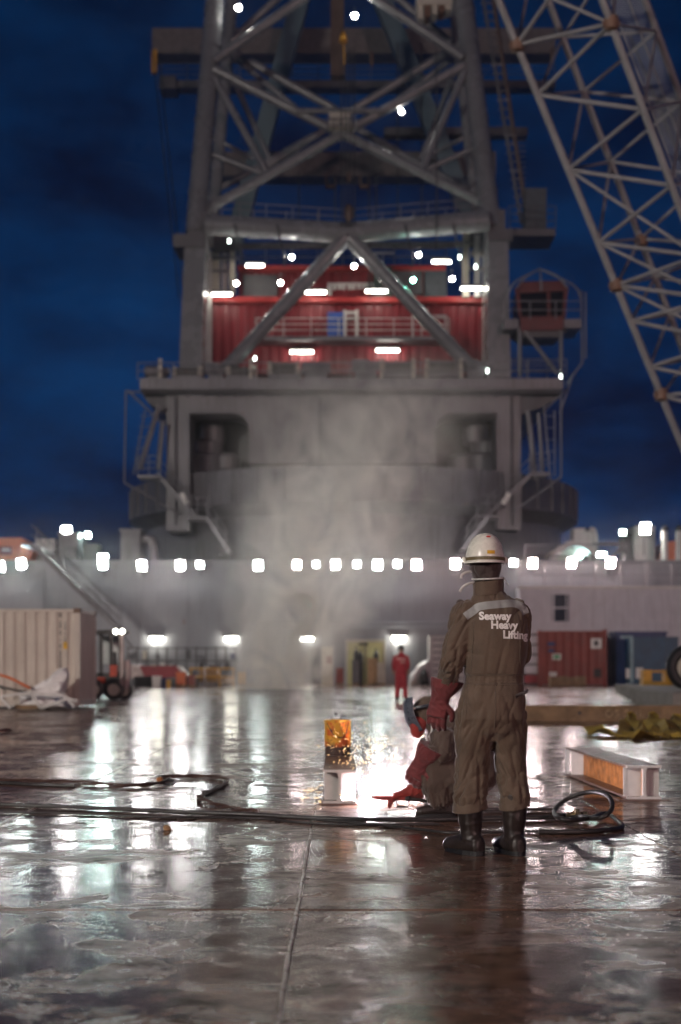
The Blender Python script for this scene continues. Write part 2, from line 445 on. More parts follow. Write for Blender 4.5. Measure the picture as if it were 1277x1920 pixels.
# portal
def opening(x0, x1, yt, yb, side):
    pass
pf = MB()
pf.pbox(312, 729, 975, 774, Y0, 3.2)
pf.pbox(312, 774, 355, 995, Y0, 3.2)
pf.pbox(932, 774, 977, 992, Y0, 3.2)
pf.pbox(467, 774, 817, 869, Y0, 3.2)
def fillet(xc, yc, sx, rpx, d0, d1):
    poly = []
    c = P(xc, yc, d0); r = rpx * d0 / F
    poly.append((c.x, c.z))
    for k in range(9):
        a = PI / 2 * k / 8
        poly.append((c.x - sx * r * (1 - math.sin(a)), c.z - r * (1 - math.cos(a))))
    return poly
pf.prism(fillet(467, 774, 1, 32, Y0, 0), Y0, Y0 + 3.2)
pf.prism(fillet(817, 774, -1, 32, Y0, 0), Y0, Y0 + 3.2)
pf.obj('portal_frame', GREY, crane)
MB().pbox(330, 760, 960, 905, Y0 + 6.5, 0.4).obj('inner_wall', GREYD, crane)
for sx, base in ((-1, 385), (1, 905)):
    for dx, yy, rr, hh in ((0, 872, 1.3, 1.6), (6, 842, 1.0, 1.3), (-14 * sx, 812, 0.8, 1.6), (40 * -sx, 868, 0.9, 1.2)):
        c = P(base + dx, yy, Y0 + 4.2)
        MB().lathe(c, [(rr * 0.8, -hh / 2), (rr, -hh / 2 + 0.15), (rr, hh / 2 - 0.3), (rr * 0.6, hh / 2)], 20).obj('slew_motor', GREY, crane, True)
# deck slab with haunches
a = P(262, 709, 86.3); b = P(1056, 729, 86.3)
MB().bb(a.x, b.x, 86.3, 112, b.z, a.z).obj('platform_slab', GREY, crane)
for sx, xa, xb in ((-1, 262, 312), (1, 1056, 977)):
    p0 = P(xa, 730, Y0 - 0.2); p1 = P(xb, 730, Y0 - 0.2)
    zz = p0.z - 0.01
    poly = [(p0.x, zz), (p1.x, zz), (p1.x, zz - 1.5)]
    for k in range(1, 6):
        q = k / 6; poly.append((p1.x + (p0.x - p1.x) * q, zz - 1.5 * (1 - q) ** 0.6 ))
    MB().prism(poly, Y0 + 0.2, Y0 + 9).obj('haunch', GREYD, crane)
for k in range(22):
    x = 318 + k * 30.5
    MB().pbox(x, 728, x + 5, 742, Y0 - 0.35, 0.34).obj('bracket', GREY, crane)
# columns
def column(xb0, xb1, xt0, xt1, yb, yt, d, depth):
    p = [P(xb0, yb, d), P(xb1, yb, d), P(xt1, yt, d), P(xt0, yt, d)]
    mb = MB(); mb.prism([(q.x, q.z) for q in p], d, d + depth)
    mb.obj('column', TUBEM, crane)
column(335, 377, 346, 385, 708, 455, Y0 + 0.5, 2.4)
column(914, 958, 915, 953, 708, 445, Y0 + 0.5, 2.4)
for x0, x1, y0, y1 in ((325, 386, 438, 462), (914, 962, 428, 450), (352, 392, 398, 438), (916, 948, 392, 428)):
    MB().pbox(x0, y0, x1, y1, Y0 + 0.2, 3.0).obj('column_cap', GREYD, crane)
MB().pbox(383, 470, 396, 690, Y0 + 4, 0.6).obj('column_web', WHITE, crane)
MB().pbox(906, 455, 914, 690, Y0 + 4, 0.6).obj('column_web', WHITE, crane)
# head beam (shallow V)
T(386, 421, 650, 436, 0.62, Y0 - 0.1, name='head_beam', n=20); T(650, 436, 916, 414, 0.62, Y0 - 0.1, name='head_beam', n=20)
T(386, 462, 916, 458, 0.22, Y0 + 5, name='head_beam', n=12)
# lower diagonals
T(648, 446, 424, 692, 0.44, Y0 - 0.2, Y0 - 0.2, n=18); T(656, 446, 884, 690, 0.44, Y0 - 0.2, Y0 - 0.2, n=18)
# boom chords
T(366, 436, 409, -60, 0.62, Y0 + 0.6, Y0 + 3, name='boom_chord', n=20); T(922, 428, 862, -60, 0.62, Y0 + 0.6, Y0 + 3, name='boom_chord', n=20)
T(398, 420, 440, -60, 0.42, Y0 + 7, Y0 + 9, name='boom_chord', n=16); T(896, 415, 845, -60, 0.42, Y0 + 7, Y0 + 9, name='boom_chord', n=16)
A_, B_ = Y0 + 1.6, Y0 + 7.5
for m in ((401, 114, 580, -12, .30, A_), (432, 78, 530, -12, .26, B_), (868, 108, 690, -12, .30, A_), (845, 80, 735, -12, .26, B_),
          (401, 130, 640, 252, .30, A_), (871, 122, 640, 252, .30, A_), (436, 98, 630, 206, .27, B_), (843, 95, 662, 206, .27, B_),
          (556, 208, 722, 208, .19, A_ - .3), (440, 108, 552, 200, .19, B_), (838, 118, 726, 202, .19, B_),
          (402, 146, 500, 322, .24, A_), (872, 132, 792, 316, .24, A_), (424, 120, 507, 302, .2, B_), (850, 138, 790, 300, .2, B_),
          (640, 252, 378, 398, .32, A_), (644, 252, 922, 388, .32, A_), (612, 242, 500, 312, .25, B_), (668, 240, 794, 312, .25, B_),
          (612, 242, 400, 360, .22, B_), (668, 240, 905, 372, .22, B_),
          (389, 286, 492, 325, .17, A_), (399, 258, 476, 298, .15, B_), (896, 274, 800, 318, .17, A_), (890, 248, 808, 290, .15, B_)):
    T(m[0], m[1], m[2], m[3], m[4], m[5], m[5])
cb = MB(); cb.pbox(617, 210, 660, 238, A_ - .9, 1.0); cb.obj('sheave_box', CREAM, crane)
rail([P(612, 246, A_ - 1.2), P(666, 246, A_ - 1.2)], 0.8, mat=GREYD, step=.5)
# A-frame behind
for x0, y0, x1, y1 in ((285, 52, 1042, 100), (402, 284, 930, 330)):
    MB().pbox(x0, y0, x1, y1, 112, 2.0).obj('cross_beam', M('dark_brown_grey_beam', (0.14, 0.125, 0.12), 0.6, streak=0.2), crane)
for x0, y0, x1, y1 in ((575, -40, 435, 470), (700, -40, 905, 470)):
    MB().bar(P(x0, y0, 108), P(x1, y1, 108), 1.3, 1.3).obj('backstay_leg', TEAL, crane)
MB().pbox(300, 150, 1042, 163, 110, 1.4).obj('catwalk', GREYD, crane)
rail([P(302, 150, 110), P(1040, 150, 110)], 1.3, mat=GREYD, parent=crane, step=2, mid=3)
MB().pbox(298, 142, 330, 165, 109.5, 2.0).obj('catwalk_box', GREYD, crane)
MB().pbox(720, 238, 990, 252, 110.5, 1.2).obj('catwalk', GREYD, crane)
mb = MB(); mb.pbox(620, -30, 645, 140, Y0 + 5, 1.0); mb.obj('hoist_boom', M('dark_rust_brown', (0.08, 0.05, 0.04), 0.6), crane)
for x, y0, y1, d in ((640, 100, 425, Y0 - 1), (648, 100, 425, Y0 - 1), (656, 90, 425, Y0 - 1), (664, 90, 420, Y0 - .8), (692, 330, 560, Y0 + 2), (705, 325, 420, Y0 + 2),
                     (560, 320, 430, Y0 + 9), (745, 80, 430, Y0 + 9), (790, 80, 430, Y0 + 9), (628, 330, 420, Y0 + 3), (818, 90, 470, Y0 - 1)):
    MB().tube([P(x, y0, d), P(x + 1, y1, d)], 0.045, 6).obj('wire_rope', WIRE, crane)
for x0, y0, x1, y1 in ((286, 92, 336, 560), (297, 100, 345, 555)):
    MB().tube([P(x0, y0, 100), P(x1, y1, 94)], 0.04, 6).obj('wire_rope', WIRE, crane)
MB().pbox(284, 92, 294, 136, 111, .4).obj('hook_block', YELLOW, crane)
for x in (610, 673):
    mb = MB(); mb.pbox(x, 328, x + 4, 350, 111, .4); mb.pbox(x + 17, 328, x + 21, 350, 111, .4); mb.pbox(x, 346, x + 21, 352, 111, .4)
    mb.obj('hanger_frame', M('rust_brown_steel', (0.16, 0.09, 0.06), 0.6), crane)
for x, y0, y1, w in ((655, 322, 342, 9), (654, 384, 416, 18), (697, 96, 125, 8), (1035, 90, 118, 7)):
    mb = MB(); c = P(x, (y0 + y1) / 2, Y0 - .9); hh = (y1 - y0) / 2 * Y0 / F; ww = w / 2 * Y0 / F
    mb.lathe(c, [(ww * .4, -hh), (ww, -hh * .5), (ww, hh * .6), (ww * .5, hh)], 12); mb.obj('hook_block', M('dark_rust_brown', (0.08, 0.05, 0.04), 0.6), crane, True)
mb = MB(); mb.tube([P(644, 60, Y0 + 3), P(646, 122, Y0 + 3)], [.05, .05], 6); mb.lathe(P(644, 70, Y0 + 3), [(.05, .4), (.22, .1), (.28, -.3)], 10); mb.obj('pendant_beacon', YELLOW, crane, True)
# service ladder along the right chord
MB().tube([P(903, -20, Y0 + 4), P(978, 420, Y0 + 4)], 0.10, 8).obj('ladder_rail', GREYD, crane)
MB().tube([P(922, -20, Y0 + 4), P(990, 420, Y0 + 4)], 0.14, 8).obj('ladder_rail', M('dark_rust_brown', (0.08, 0.05, 0.04), 0.6), crane)
for k in range(26):
    y = -10 + k * 16.5; x = 903 + (y + 20) / 440 * 75
    MB().bar(P(x - 6, y, Y0 + 3.9), P(x + 18, y - 1, Y0 + 3.9), .06, .10).obj('rung', GREY if k % 4 == 0 else GREYD, crane)
MB().pbox(955, 428, 1042, 442, Y0 + 2, 3).obj('side_platform', GREYD, crane)
MB().pbox(985, 352, 1025, 428, Y0 + 3.2, 1.6).obj('hose_reel_cabinet', M('dark_slate_panel', (0.06, 0.075, 0.09), 0.6), crane)
for k in range(12): MB().pbox(966, 252 + k * 10, 986, 254 + k * 10, Y0 + 6, .1).obj('vent_slat', GREYD, crane)
rail([P(955, 428, Y0 + 1.9), P(1042, 428, Y0 + 1.9)], 1.4, mat=GREYD, mid=3, step=1.2)
MB().pbox(925, 435, 945, 475, Y0 + 2.2, 1).obj('gear_box', GREYD, crane)
# lit work basket near the top
mb = MB(); mb.pbox(782, -20, 848, 8, Y0 + 2.5, 2.0)
mb.obj('work_basket', CREAM, crane)
for k in range(5): MB().pbox(784 + k * 13, 6, 794 + k * 13, 34 - k * 4, Y0 + 2.6, 1.2).obj('basket_panel', M('rust_brown_steel', (0.16, 0.09, 0.06), 0.6) if k % 2 else CREAM, crane)

# flange rings on the boom chords, weld seams and pipes on the portal
for (xa, ya, da), (xb, yb, db), rr in (((366, 436, Y0 + .6), (409, -60, Y0 + 3), .62), ((922, 428, Y0 + .6), (862, -60, Y0 + 3), .62)):
    pa, pb = P(xa, ya, da), P(xb, yb, db); u = (pb - pa).normalized()
    for k in range(1, 7):
        q = pa.lerp(pb, k / 7.2); MB().tube([q - u * .07, q + u * .07], rr + .05, 20).obj('flange_ring', TUBEM, crane, True)
for x0, x1, y in ((386, 650, 428), (650, 916, 425)):
    for k in (.25, .5, .75):
        c = P(x0 + (x1 - x0) * k, 421 + 15 * k if x0 < 500 else 436 - 22 * k, Y0 - .1); MB().lathe(c, [(.66, -.06), (.66, .06)], 20, 'x').obj('flange_ring', TUBEM, crane, True)
for x in (392, 470, 560, 640, 722, 814, 890): MB().pbox(x, 743, x + 1.2, 773 if (x < 467 or x > 817) else 868, Y0 - .03, .028).obj('weld_seam', GREY, crane)
MB().pbox(468, 820, 816, 821.2, Y0 - .03, .028).obj('weld_seam', GREY, crane)
for x, y0, y1 in ((330, 745, 985), (960, 745, 985), (600, 745, 866)):
    MB().tube([P(x, y0, Y0 - .14), P(x, y1, Y0 - .14)], .07, 8).obj('service_pipe', GREYD, crane, True)
for x in (440, 520, 760, 850): MB().tube(spline([P(x, 420, Y0 - .9), P(x + 6, 452, Y0 - .9), P(x + 14, 480, Y0 - .4), P(x + 12, 500, Y0)], 5), .05, 6).obj('slack_cable', WIRE, crane, True)
for k in range(9):
    x = 415 + k * 60; MB().pbox(x, 398 + abs(650 - x) * -.02, x + 2, 415, Y0 + .3, .1).obj('stanchion', GREY, crane)
rail([P(400, 404, Y0 + .4), P(648, 420, Y0 + .4), P(905, 398, Y0 + .4)], .9, mid=2, step=1.8)

# ---- red machinery house
def corrugated(x0, y0, x1, y1, d, depth, pitch, amp, name, mat, parent):
    a = P(x0, y0, d); b = P(x1, y1, d); mb = MB()
    mb.bb(a.x, b.x, d + amp + 0.01, d + depth, b.z, a.z)
    n = int((b.x - a.x) / pitch); prof = []
    for k in range(n):
        xx = a.x + k * (b.x - a.x) / n; w = (b.x - a.x) / n
        prof += [(xx, amp), (xx + w * .2, amp), (xx + w * .38, 0), (xx + w * .82, 0)]
    prof.append((b.x, amp))
    vs = []; fs = []
    for x, y in prof: vs += [(x, d + y, b.z + 0.02), (x, d + y, a.z - 0.02)]
    for k in range(len(prof) - 1): fs.append((2 * k, 2 * k + 2, 2 * k + 3, 2 * k + 1))
    mb.add(vs, fs)
    return mb.obj(name, mat, parent, fix=False)
RD = Y0 + 5.6
corrugated(394, 566, 912, 700, RD, 10, .62, .10, 'house_wall', CRIM, crane)
MB().pbox(392, 556, 914, 566, RD - .5, 10.4).obj('house_eave', M('lit_eave_red', (0.5, 0.03, 0.03), 0.45), crane)  # strip-light glow on the eave put into a brighter red
corrugated(448, 506, 834, 556, RD + 1.5, 8, .62, .10, 'house_wall', CRIM, crane)
MB().pbox(446, 497, 836, 506, RD + 1.1, 8.4).obj('house_eave', M('lit_eave_red', (0.5, 0.03, 0.03), 0.45), crane)
MB().pbox(456, 515, 520, 556, RD + 1.2, .25).obj('louvre_panel', GREYD, crane)
MB().pbox(738, 508, 792, 552, RD + 1.2, .25).obj('louvre_panel', GREYD, crane)
MB().pbox(796, 508, 838, 556, RD + 1.2, .25).obj('louvre_panel', M('dark_slate_panel', (0.06, 0.075, 0.09), 0.6), crane)
MB().pbox(614, 585, 645, 634, RD - .12, .1).obj('house_door', M('bright_blue_panel', (0.03, 0.10, 0.42), 0.5), crane)
mb = MB(); mb.pbox(644, 580, 650, 632, RD - .9, .3); mb.pbox(666, 580, 672, 632, RD - .9, .3); mb.pbox(650, 583, 666, 588, RD - .9, .3); mb.pbox(650, 594, 666, 598, RD - .9, .3)
mb.obj('ladder_hoop', WHITE, crane)
mb = MB()
mb.pbox(614, 531, 622, 553, RD + 1.33, .1)
for k, (w, h) in enumerate(((6, 12), (7, 11), (4, 12), (8, 11), (5, 11), (6, 10), (8, 10), (5, 9), (7, 9), (4, 8))):
    x = 624 + k * 9.2; mb.pbox(x, 531, x + w + 1, 531 + h, RD + 1.33, .1)
mb.pbox(614, 530, 716, 534, RD + 1.3, .1)
mb.obj('house_lettering', LETTER, crane)
MB().pbox(478, 630, 842, 637, RD - 1.6, 1.6).obj('balcony', GREY, crane)
rail([P(480, 630, RD - 1.55), P(842, 630, RD - 1.55)], 1.15, mid=3, step=1.9, mat=WHITE)
mb = MB(); mb.pbox(772, 592, 776, 632, RD - 1.8, .1); mb.pbox(834, 592, 838, 632, RD - 1.8, .1); mb.pbox(772, 590, 838, 594, RD - 1.8, .1); mb.obj('gate_frame', WHITE, crane)
# machinery on house roof
rail([P(450, 497, RD + 1.2), P(836, 497, RD + 1.2)], 1.1, mid=2, step=1.7)
mb = MB()
for q in range(4):
    mb.pbox(675 + q * 14, 474, 677 + q * 14, 497, RD, .1)
mb.pbox(660, 472, 738, 476, RD, .1); mb.obj('walkway_frame', WHITE, crane)
for x0, y0, x1, y1, mt in ((392, 470, 412, 556, CREAM), (416, 445, 426, 556, WHITE), (430, 455, 440, 548, CREAM), (868, 430, 880, 556, CREAM), (884, 470, 910, 478, CREAM),
                           (890, 440, 900, 556, WHITE), (396, 480, 446, 484, GREY), (870, 452, 912, 456, GREY), (400, 440, 440, 470, GREYD), (875, 432, 905, 455, GREYD),
                           (390, 505, 440, 509, GREY), (870, 500, 912, 504, GREY), (700, 500, 735, 556, M('dark_green_cabinet', (0.03, 0.06, 0.05), 0.5))):
    MB().pbox(x0, y0, x1, y1, RD - 1.0 + random.uniform(0, .6), .5).obj('roof_machinery', mt, crane)
# winches on platform
def winch(x0, x1, y0, y1, d):
    a = P(x0, y1, d); b = P(x1, y0, d); r = (b.z - a.z) / 2; c = V((a.x + b.x) / 2, d + r, a.z + r); L = b.x - a.x
    w = empty('winch_assembly', c)
    w.parent = crane; w.matrix_parent_inverse = Matrix.Translation(-ORG[crane])
    MB().lathe(c, [(r * .8, -L / 2 + .2), (r * .78, L / 2 - .2)], 20, 'x').obj('winch_drum', M('greased_drum', (0.10, 0.10, 0.09), 0.5, var=.3), w, True)
    for sx in (-1, 1):
        mb = MB(); mb.lathe(c + V(sx * (L / 2 - .12), 0, 0), [(r, -.12), (r, .12)], 20, 'x'); mb.bb(c.x + sx * (L / 2 - .12) - .15, c.x + sx * (L / 2 - .12) + .15, d + r - .4, d + r + .4, a.z - .02, c.z)
        mb.obj('winch_flange', CREAM, w, True)
    MB().bb(a.x, b.x, d - .2, d + 2 * r + .2, a.z - .02, a.z + .22).obj('winch_base', GREY, w)
for x0, x1, y0, y1 in ((322, 378, 684, 711), (424, 480, 682, 710), (502, 562, 674, 708), (714, 780, 670, 706), (798, 868, 668, 706)):
    winch(x0, x1, y0, y1, Y0 - .8)
for x0, x1, y in ((272, 318, 697), (384, 424, 692), (565, 620, 690), (660, 712, 686), (870, 912, 686)):
    c0 = P(x0, y, Y0 - .2); c1 = P(x1, y, Y0 - .2)
    mb = MB(); mb.tube([c0, c0.lerp(c1, .6), c0.lerp(c1, .62), c1], [.38, .38, .3, .3], 14); mb.bb(c0.x + .2, c1.x - .2, Y0 - .4, Y0 + .2, c0.z - .75, c0.z - .2); mb.obj('winch_motor', GREY, crane, True)
for x in (300, 470, 715, 775, 800, 865):
    MB().pbox(x - 3, 672, x + 3, 710, Y0 - 1.2, .3).obj('sheave_post', CREAM, crane)
rail([P(258, 711, 86.6), P(1054, 709, 86.6)], 1.0, mid=2, step=2.2)
# ---- operator cab
cab = empty('operator_cab', P(1015, 612, Y0)); cab.parent = crane; cab.matrix_parent_inverse = Matrix.Translation(-ORG[crane])
def quadprism(pts, d, depth, name, mat, parent):
    mb = MB(); mb.prism([(P(x, y, d).x, P(x, y, d).z) for x, y in pts], d, d + depth); return mb.obj(name, mat, parent)
CR = M('cab_red', (0.10, 0.008, 0.009), 0.4)
quadprism([(968, 546), (1064, 543), (1058, 600), (974, 602)], Y0 - .5, 2.6, 'cab_shell', GLASS, cab)
for pts in (((965, 540), (1067, 536), (1066, 545), (967, 549)), ((973, 594), (1060, 592), (1056, 618), (978, 620)), ((967, 546), (974, 546), (979, 600), (974, 600)), ((1026, 544), (1032, 544), (1032, 598), (1027, 598)), ((1058, 544), (1065, 544), (1060, 598), (1054, 598))):
    quadprism(pts, Y0 - .62, .14, 'cab_frame', CR, cab)
quadprism([(972, 540), (978, 528), (1054, 526), (1063, 537)], Y0 - .3, 2.3, 'cab_roof', CR, cab)
quadprism([(968, 620), (1064, 618), (1048, 632), (985, 632)], Y0 - .3, 2.4, 'cab_floor', GREYD, cab)
for q in ((968, 540, 985, 520, 1012, 504), (1064, 540, 1045, 518, 1012, 504), (1015, 545, 1014, 520, 1012, 504), (950, 560, 965, 530, 1012, 504), (1090, 560, 1075, 535, 1012, 504)):
    MB().tube(spline([P(q[0], q[1], Y0 - .9), P(q[2], q[3], Y0 - .9), P(q[4], q[5], Y0 - .5)], 5), .06, 6).obj('roof_guard', GREY, cab, True)
MB().pbox(946, 598, 972, 616, Y0 - .8, 3).obj('cab_platform', GREY, cab); MB().pbox(1058, 598, 1090, 614, Y0 - .8, 3).obj('cab_platform', GREY, cab)
rail([P(946, 598, Y0 - .8), P(1090, 598, Y0 - .8)], 1.1, parent=cab)
for x0, y0, x1, y1 in ((975, 612, 975, 706), (1052, 612, 1052, 706), (980, 615, 1045, 700), (1090, 545, 1092, 680), (1092, 680, 1062, 720), (1098, 548, 1098, 672), (1062, 730, 1020, 770)):
    MB().tube([P(x0, y0, Y0 - .4), P(x1, y1, Y0 - .4)], .13 if x0 < 1060 else .06, 8).obj('cab_leg', GREY, cab, True)
rail([P(955, 709, Y0 + 1.8), P(1062, 709, Y0 + 1.8)], 1.2, mid=3, step=1.3)
# ---- side stairs and cages
def stair(x0, y0, x1, y1, d, n, w=1.0, parent=None, mat=None, name='stair_flight'):
    p0 = P(x0, y0, d); p1 = P(x1, y1, d); mb = MB()
    for yy in (0, w): mb.bar(p0 + V(0, yy, 0), p1 + V(0, yy, 0), .06, .26)
    for k in range(n + 1):
        q = p0.lerp(p1, k / n); mb.box(q + V(0, w / 2, 0), (.28, w, .04))
    for yy in (0, w):
        for h in (.55, 1.05): mb.tube([p0 + V(0, yy, h), p1 + V(0, yy, h)], .03, 6)
        for k in range(0, n + 1, 4):
            q = p0.lerp(p1, k / n); mb.tube([q + V(0, yy, 0), q + V(0, yy, 1.05)], .03, 6)
    return mb.obj(name, mat or GREY, parent)
stair(296, 890, 366, 968, Y0 - 1.3, 14, parent=crane); stair(1000, 885, 915, 965, Y0 - 1.3, 14, parent=crane)
stair(388, 972, 430, 1035, Y0 - 2.2, 10, parent=crane); stair(915, 968, 868, 1030, Y0 - 2.2, 10, parent=crane)
for x0, x1, y in ((350, 390, 968), (895, 938, 965), (258, 300, 890), (993, 1030, 885)):
    MB().pbox(x0, y, x1, y + 6, Y0 - 1.6, 1.6).obj('stair_landing', GREY, crane)
    rail([P(x0, y, Y0 - 1.6), P(x1, y, Y0 - 1.6)], 1.15, mid=3, step=.6)
for x0, y0, x1, y1, r in ((236, 732, 233, 905, .06), (233, 905, 330, 960, .07), (240, 732, 300, 790, .07), (299, 758, 262, 880, .17), (272, 770, 250, 890, .05), (236, 735, 300, 735, .06), (305, 790, 297, 880, .17),
                          (1052, 735, 1052, 895, .06), (1052, 895, 970, 955, .08), (1075, 700, 1050, 775, .06), (1020, 760, 1032, 900, .06), (990, 770, 1005, 900, .17), (1010, 775, 1018, 885, .12), (1040, 770, 1040, 890, .05)):
    MB().tube([P(x0, y0, Y0 - .8), P(x1, y1, Y0 - .8)], r, 8).obj('cage_tube', GREY, crane, True)
for k in range(6):
    MB().tube([P(250 + k * 2.5, 880 - k * 20, Y0 - .8), P(270 + k * 3, 880 - k * 20, Y0 - .8)], .03, 6).obj('rung', GREY, crane)
    MB().tube([P(1022, 890 - k * 22, Y0 - .8), P(1042, 890 - k * 22, Y0 - .8)], .03, 6).obj('rung', GREY, crane)
for a, b in (((340, 925), (352, 945)), ((955, 925), (943, 945))):
    MB().bar(P(*a, Y0 - 1.45), P(*b, Y0 - 1.45), .12, .3).obj('sign_plate', WHITE, crane)
# ---- crane lamps (parts of the crane)
def spot_part(x, y, d, r, em):
    h = empty('spotlight', P(x, y, d)); h.parent = crane; h.matrix_parent_inverse = Matrix.Translation(-ORG[crane])
    c = P(x, y, d)
    MB().lathe(c + V(0, .02, 0), [(r * 1.25, 0), (r * 1.2, .25), (r * .6, .45)], 14, 'y').obj('housing', GREYD, h, True)
    MB().lathe(c, [(r, 0.0), (r * .8, -.06), (r * .3, -.10)], 14, 'y').obj('lens', em, h, True)
    MB().tube([c + V(0, .3, 0), c + V(0, .35, .7)], .04, 6).obj('arm', GREYD, h)
for x, y in ((547, 482), (664, 499), (785, 478), (848, 523)): spot_part(x, y, Y0 + .2, .115, E_CRANE)
for x, y in ((443, 531), (526, 530)): spot_part(x, y, Y0 + .8, .115, E_CRANE)
spot_part(775, 525, Y0 + .3, .115, E_CRANEG); spot_part(753, 209, Y0 + 2, .115, E_CRANE)
for x, y in ((447, 14), (665, 29)):
    spot_part(x, y, Y0 + 2, .16, E_CRANE)
E_CT = E('crane_tube_lamp', (1.0, 0.97, 0.85), 34.0)
def tube_part(x, y, w, d):
    h = empty('strip_light', P(x, y, d)); h.parent = crane; h.matrix_parent_inverse = Matrix.Translation(-ORG[crane])
    a = P(x - w / 2, y, d); b = P(x + w / 2, y, d)
    MB().tube([a, b], .075, 10).obj('tube', E_CT, h, True)
    MB().bb(a.x - .05, b.x + .05, d - .1, d + .35, a.z + .13, a.z + .25).obj('housing', GREYD, h)
for x, y, w in ((478, 498, 32), (416, 552, 36), (592, 548, 38), (706, 546, 40), (828, 491, 34), (884, 541, 38), (566, 660, 42), (727, 657, 42)):
    tube_part(x, y, w, RD - 1.9 if y < 600 else RD - .7)
E_CM = E('small_bulkhead_lamp', (0.85, 1.0, 0.9), 16.0)
for x, y in ((478, 672), (914, 695), (265, 875), (892, 500), (862, 482), (1052, 706), (430, 452)):
    c = P(x, y, Y0 - .6)
    MB().lathe(c, [(.03, -.12), (.06, -.07), (.06, .07), (.03, .12)], 10).obj('bulkhead_lamp', E_CM, crane, True)

# ================================================================== LATTICE BOOM ON THE RIGHT
boom = empty('lattice_boom', P(1449, 1240, 46))
tag(boom, 'pale rust-flecked lattice crane boom leaning in from the right edge', 'crane boom')
def chord(p, q, r):
    return (Vector(p), Vector(q), r)
def lin(ya, a, yb, b):   # point on a chord given photograph row
    (xa, y0, da), (xb, y1, db) = a, b
    def f(y):
        k = (y - y0) / (y1 - y0)
        return P(xa + (xb - xa) * k, y, da + (db - da) * k)
    return f
cA = lin(0, (935, 0, 39.0), 0, (1277, 830, 43.0))
cB = lin(0, (1028, 0, 41.8), 0, (1348, 830, 45.4))
cC = lin(0, (1130, 0, 37.2), 0, (1440, 830, 41.2))
cD = lin(0, (1210, 0, 40.0), 0, (1512, 830, 43.6))
for f, nm in ((cA, 'chord'), (cB, 'chord'), (cC, 'chord'), (cD, 'chord')):
    MB().tube([f(-60), f(400), f(830), f(1190)], [.105, .105, .105, .07], 10).obj(nm, LBOOM, boom, True)
nA = [-55, 84, 178, 318, 455, 535, 602, 688, 742, 830]
nB = [-70, 70, 172, 303, 448, 520, 590, 675, 735, 820]
nC = [-95, 44, 205, 348, 480, 560, 640, 725, 790, 870]
nD = [-110, 58, 190, 330, 460, 545, 620, 705, 770, 850]
def br(p, q, r=.055): MB().tube([p, q], r, 8).obj('brace', LBOOM, boom, True)
for k in range(len(nA)):
    a, b, c, d = cA(nA[k]), cB(nB[k]), cC(nC[k]), cD(nD[k])
    br(a, c, .06); br(a, b, .045); br(c, d, .045); br(b, d, .05)
    if k:
        a0, b0, c0, d0 = cA(nA[k - 1]), cB(nB[k - 1]), cC(nC[k - 1]), cD(nD[k - 1])
        br(a, c0, .06); br(a, b0, .05); br(c, d0, .05); br(b, d0, .05)
        if k in (1, 4, 5, 6): br(a0, c, .05)
for f, y in ((cA, 85), (cC, 44), (cA, 535), (cB, 452), (cA, 740)):
    c = f(y); mb = MB(); mb.lathe(c, [(.10, -.2), (.19, -.16), (.2, .0), (.19, .16), (.10, .2)], 12, 'z'); mb.bar(c + V(-.22, 0, 0), c + V(.22, 0, 0), .12, .12); mb.obj('pin_joint', M('rust_brown_steel', (0.16, 0.09, 0.06), 0.6), boom, True)
# expanded-metal walkway inside the boom
mb = MB()
for y in range(-55, 440, 4):
    p = cB(y).lerp(cD(y), .62) + V(0, -.15, .1); q = cB(y).lerp(cD(y), .97) + V(0, -.15, .1)
    mb.bar(p, q, .012, .018)
for k in (.62, .8, .97): mb.bar(cB(-55).lerp(cD(-55), k) + V(0, -.15, .1), cB(440).lerp(cD(440), k) + V(0, -.15, .1), .03, .05)
mb.obj('walkway', LBOOM, boom)
MB().tube([P(1178, 60, 41), P(1300, 360, 42)], .03, 6).obj('wire_rope', WIRE, boom)
p = [cA(1190), cB(1190), cC(1190), cD(1190)]
c = sum(p, V(0, 0, 0)) / 4
mb = MB(); mb.bb(c.x - 1.2, c.x + 1.6, c.y - 1.5, c.y + 1.5, 0, max(.6, c.z + .3)); mb.lathe((c.x, c.y - 1.7, c.z), [(.4, 0), (.4, 3.4)], 14, 'y'); mb.obj('boom_foot', YELLOW, boom)

# ================================================================== LAMPS ALONG THE BULKHEAD
def floodlight(x, y, d, w, h, em, label, tilt=18, pole=True, group='floodlights over the deck'):
    c = P(x, y, d)
    o = empty('floodlight', c); tag(o, label, 'floodlight', group)
    rt = Matrix.Rotation(R(tilt), 3, 'X')
    mb = MB(); mb.box(c + rt @ V(0, .10, 0), (w * 1.15, .18, h * 1.15), rt); mb.box(c + rt @ V(0, .24, 0), (w * .7, .12, h * .7), rt); mb.obj('housing', GREYD, o)
    MB().box(c + rt @ V(0, -.012, 0), (w, .02, h), rt).obj('lens', em, o)
    mb = MB(); mb.bar(c + V(-w * .62, .08, -.05), c + V(-w * .62, .35, -.05), .03, .05); mb.bar(c + V(w * .62, .08, -.05), c + V(w * .62, .35, -.05), .03, .05)
    mb.bar(c + V(-w * .65, .35, -.05), c + V(w * .65, .35, -.05), .05, .05)
    if pole: mb.tube([c + V(0, .35, -.05), c + V(0, .45, -.5), c + V(0, WALL - d, -.55)] if d < WALL else [c + V(0, .35, -.05), c + V(0, .36, -1.6)], .035, 6)
    mb.obj('bracket', GREYD, o)
    return o
ORD = ['first', 'second', 'third', 'fourth', 'fifth', 'sixth', 'seventh', 'eighth', 'ninth', 'tenth', 'eleventh', 'twelfth', 'thirteenth', 'fourteenth', 'fifteenth']
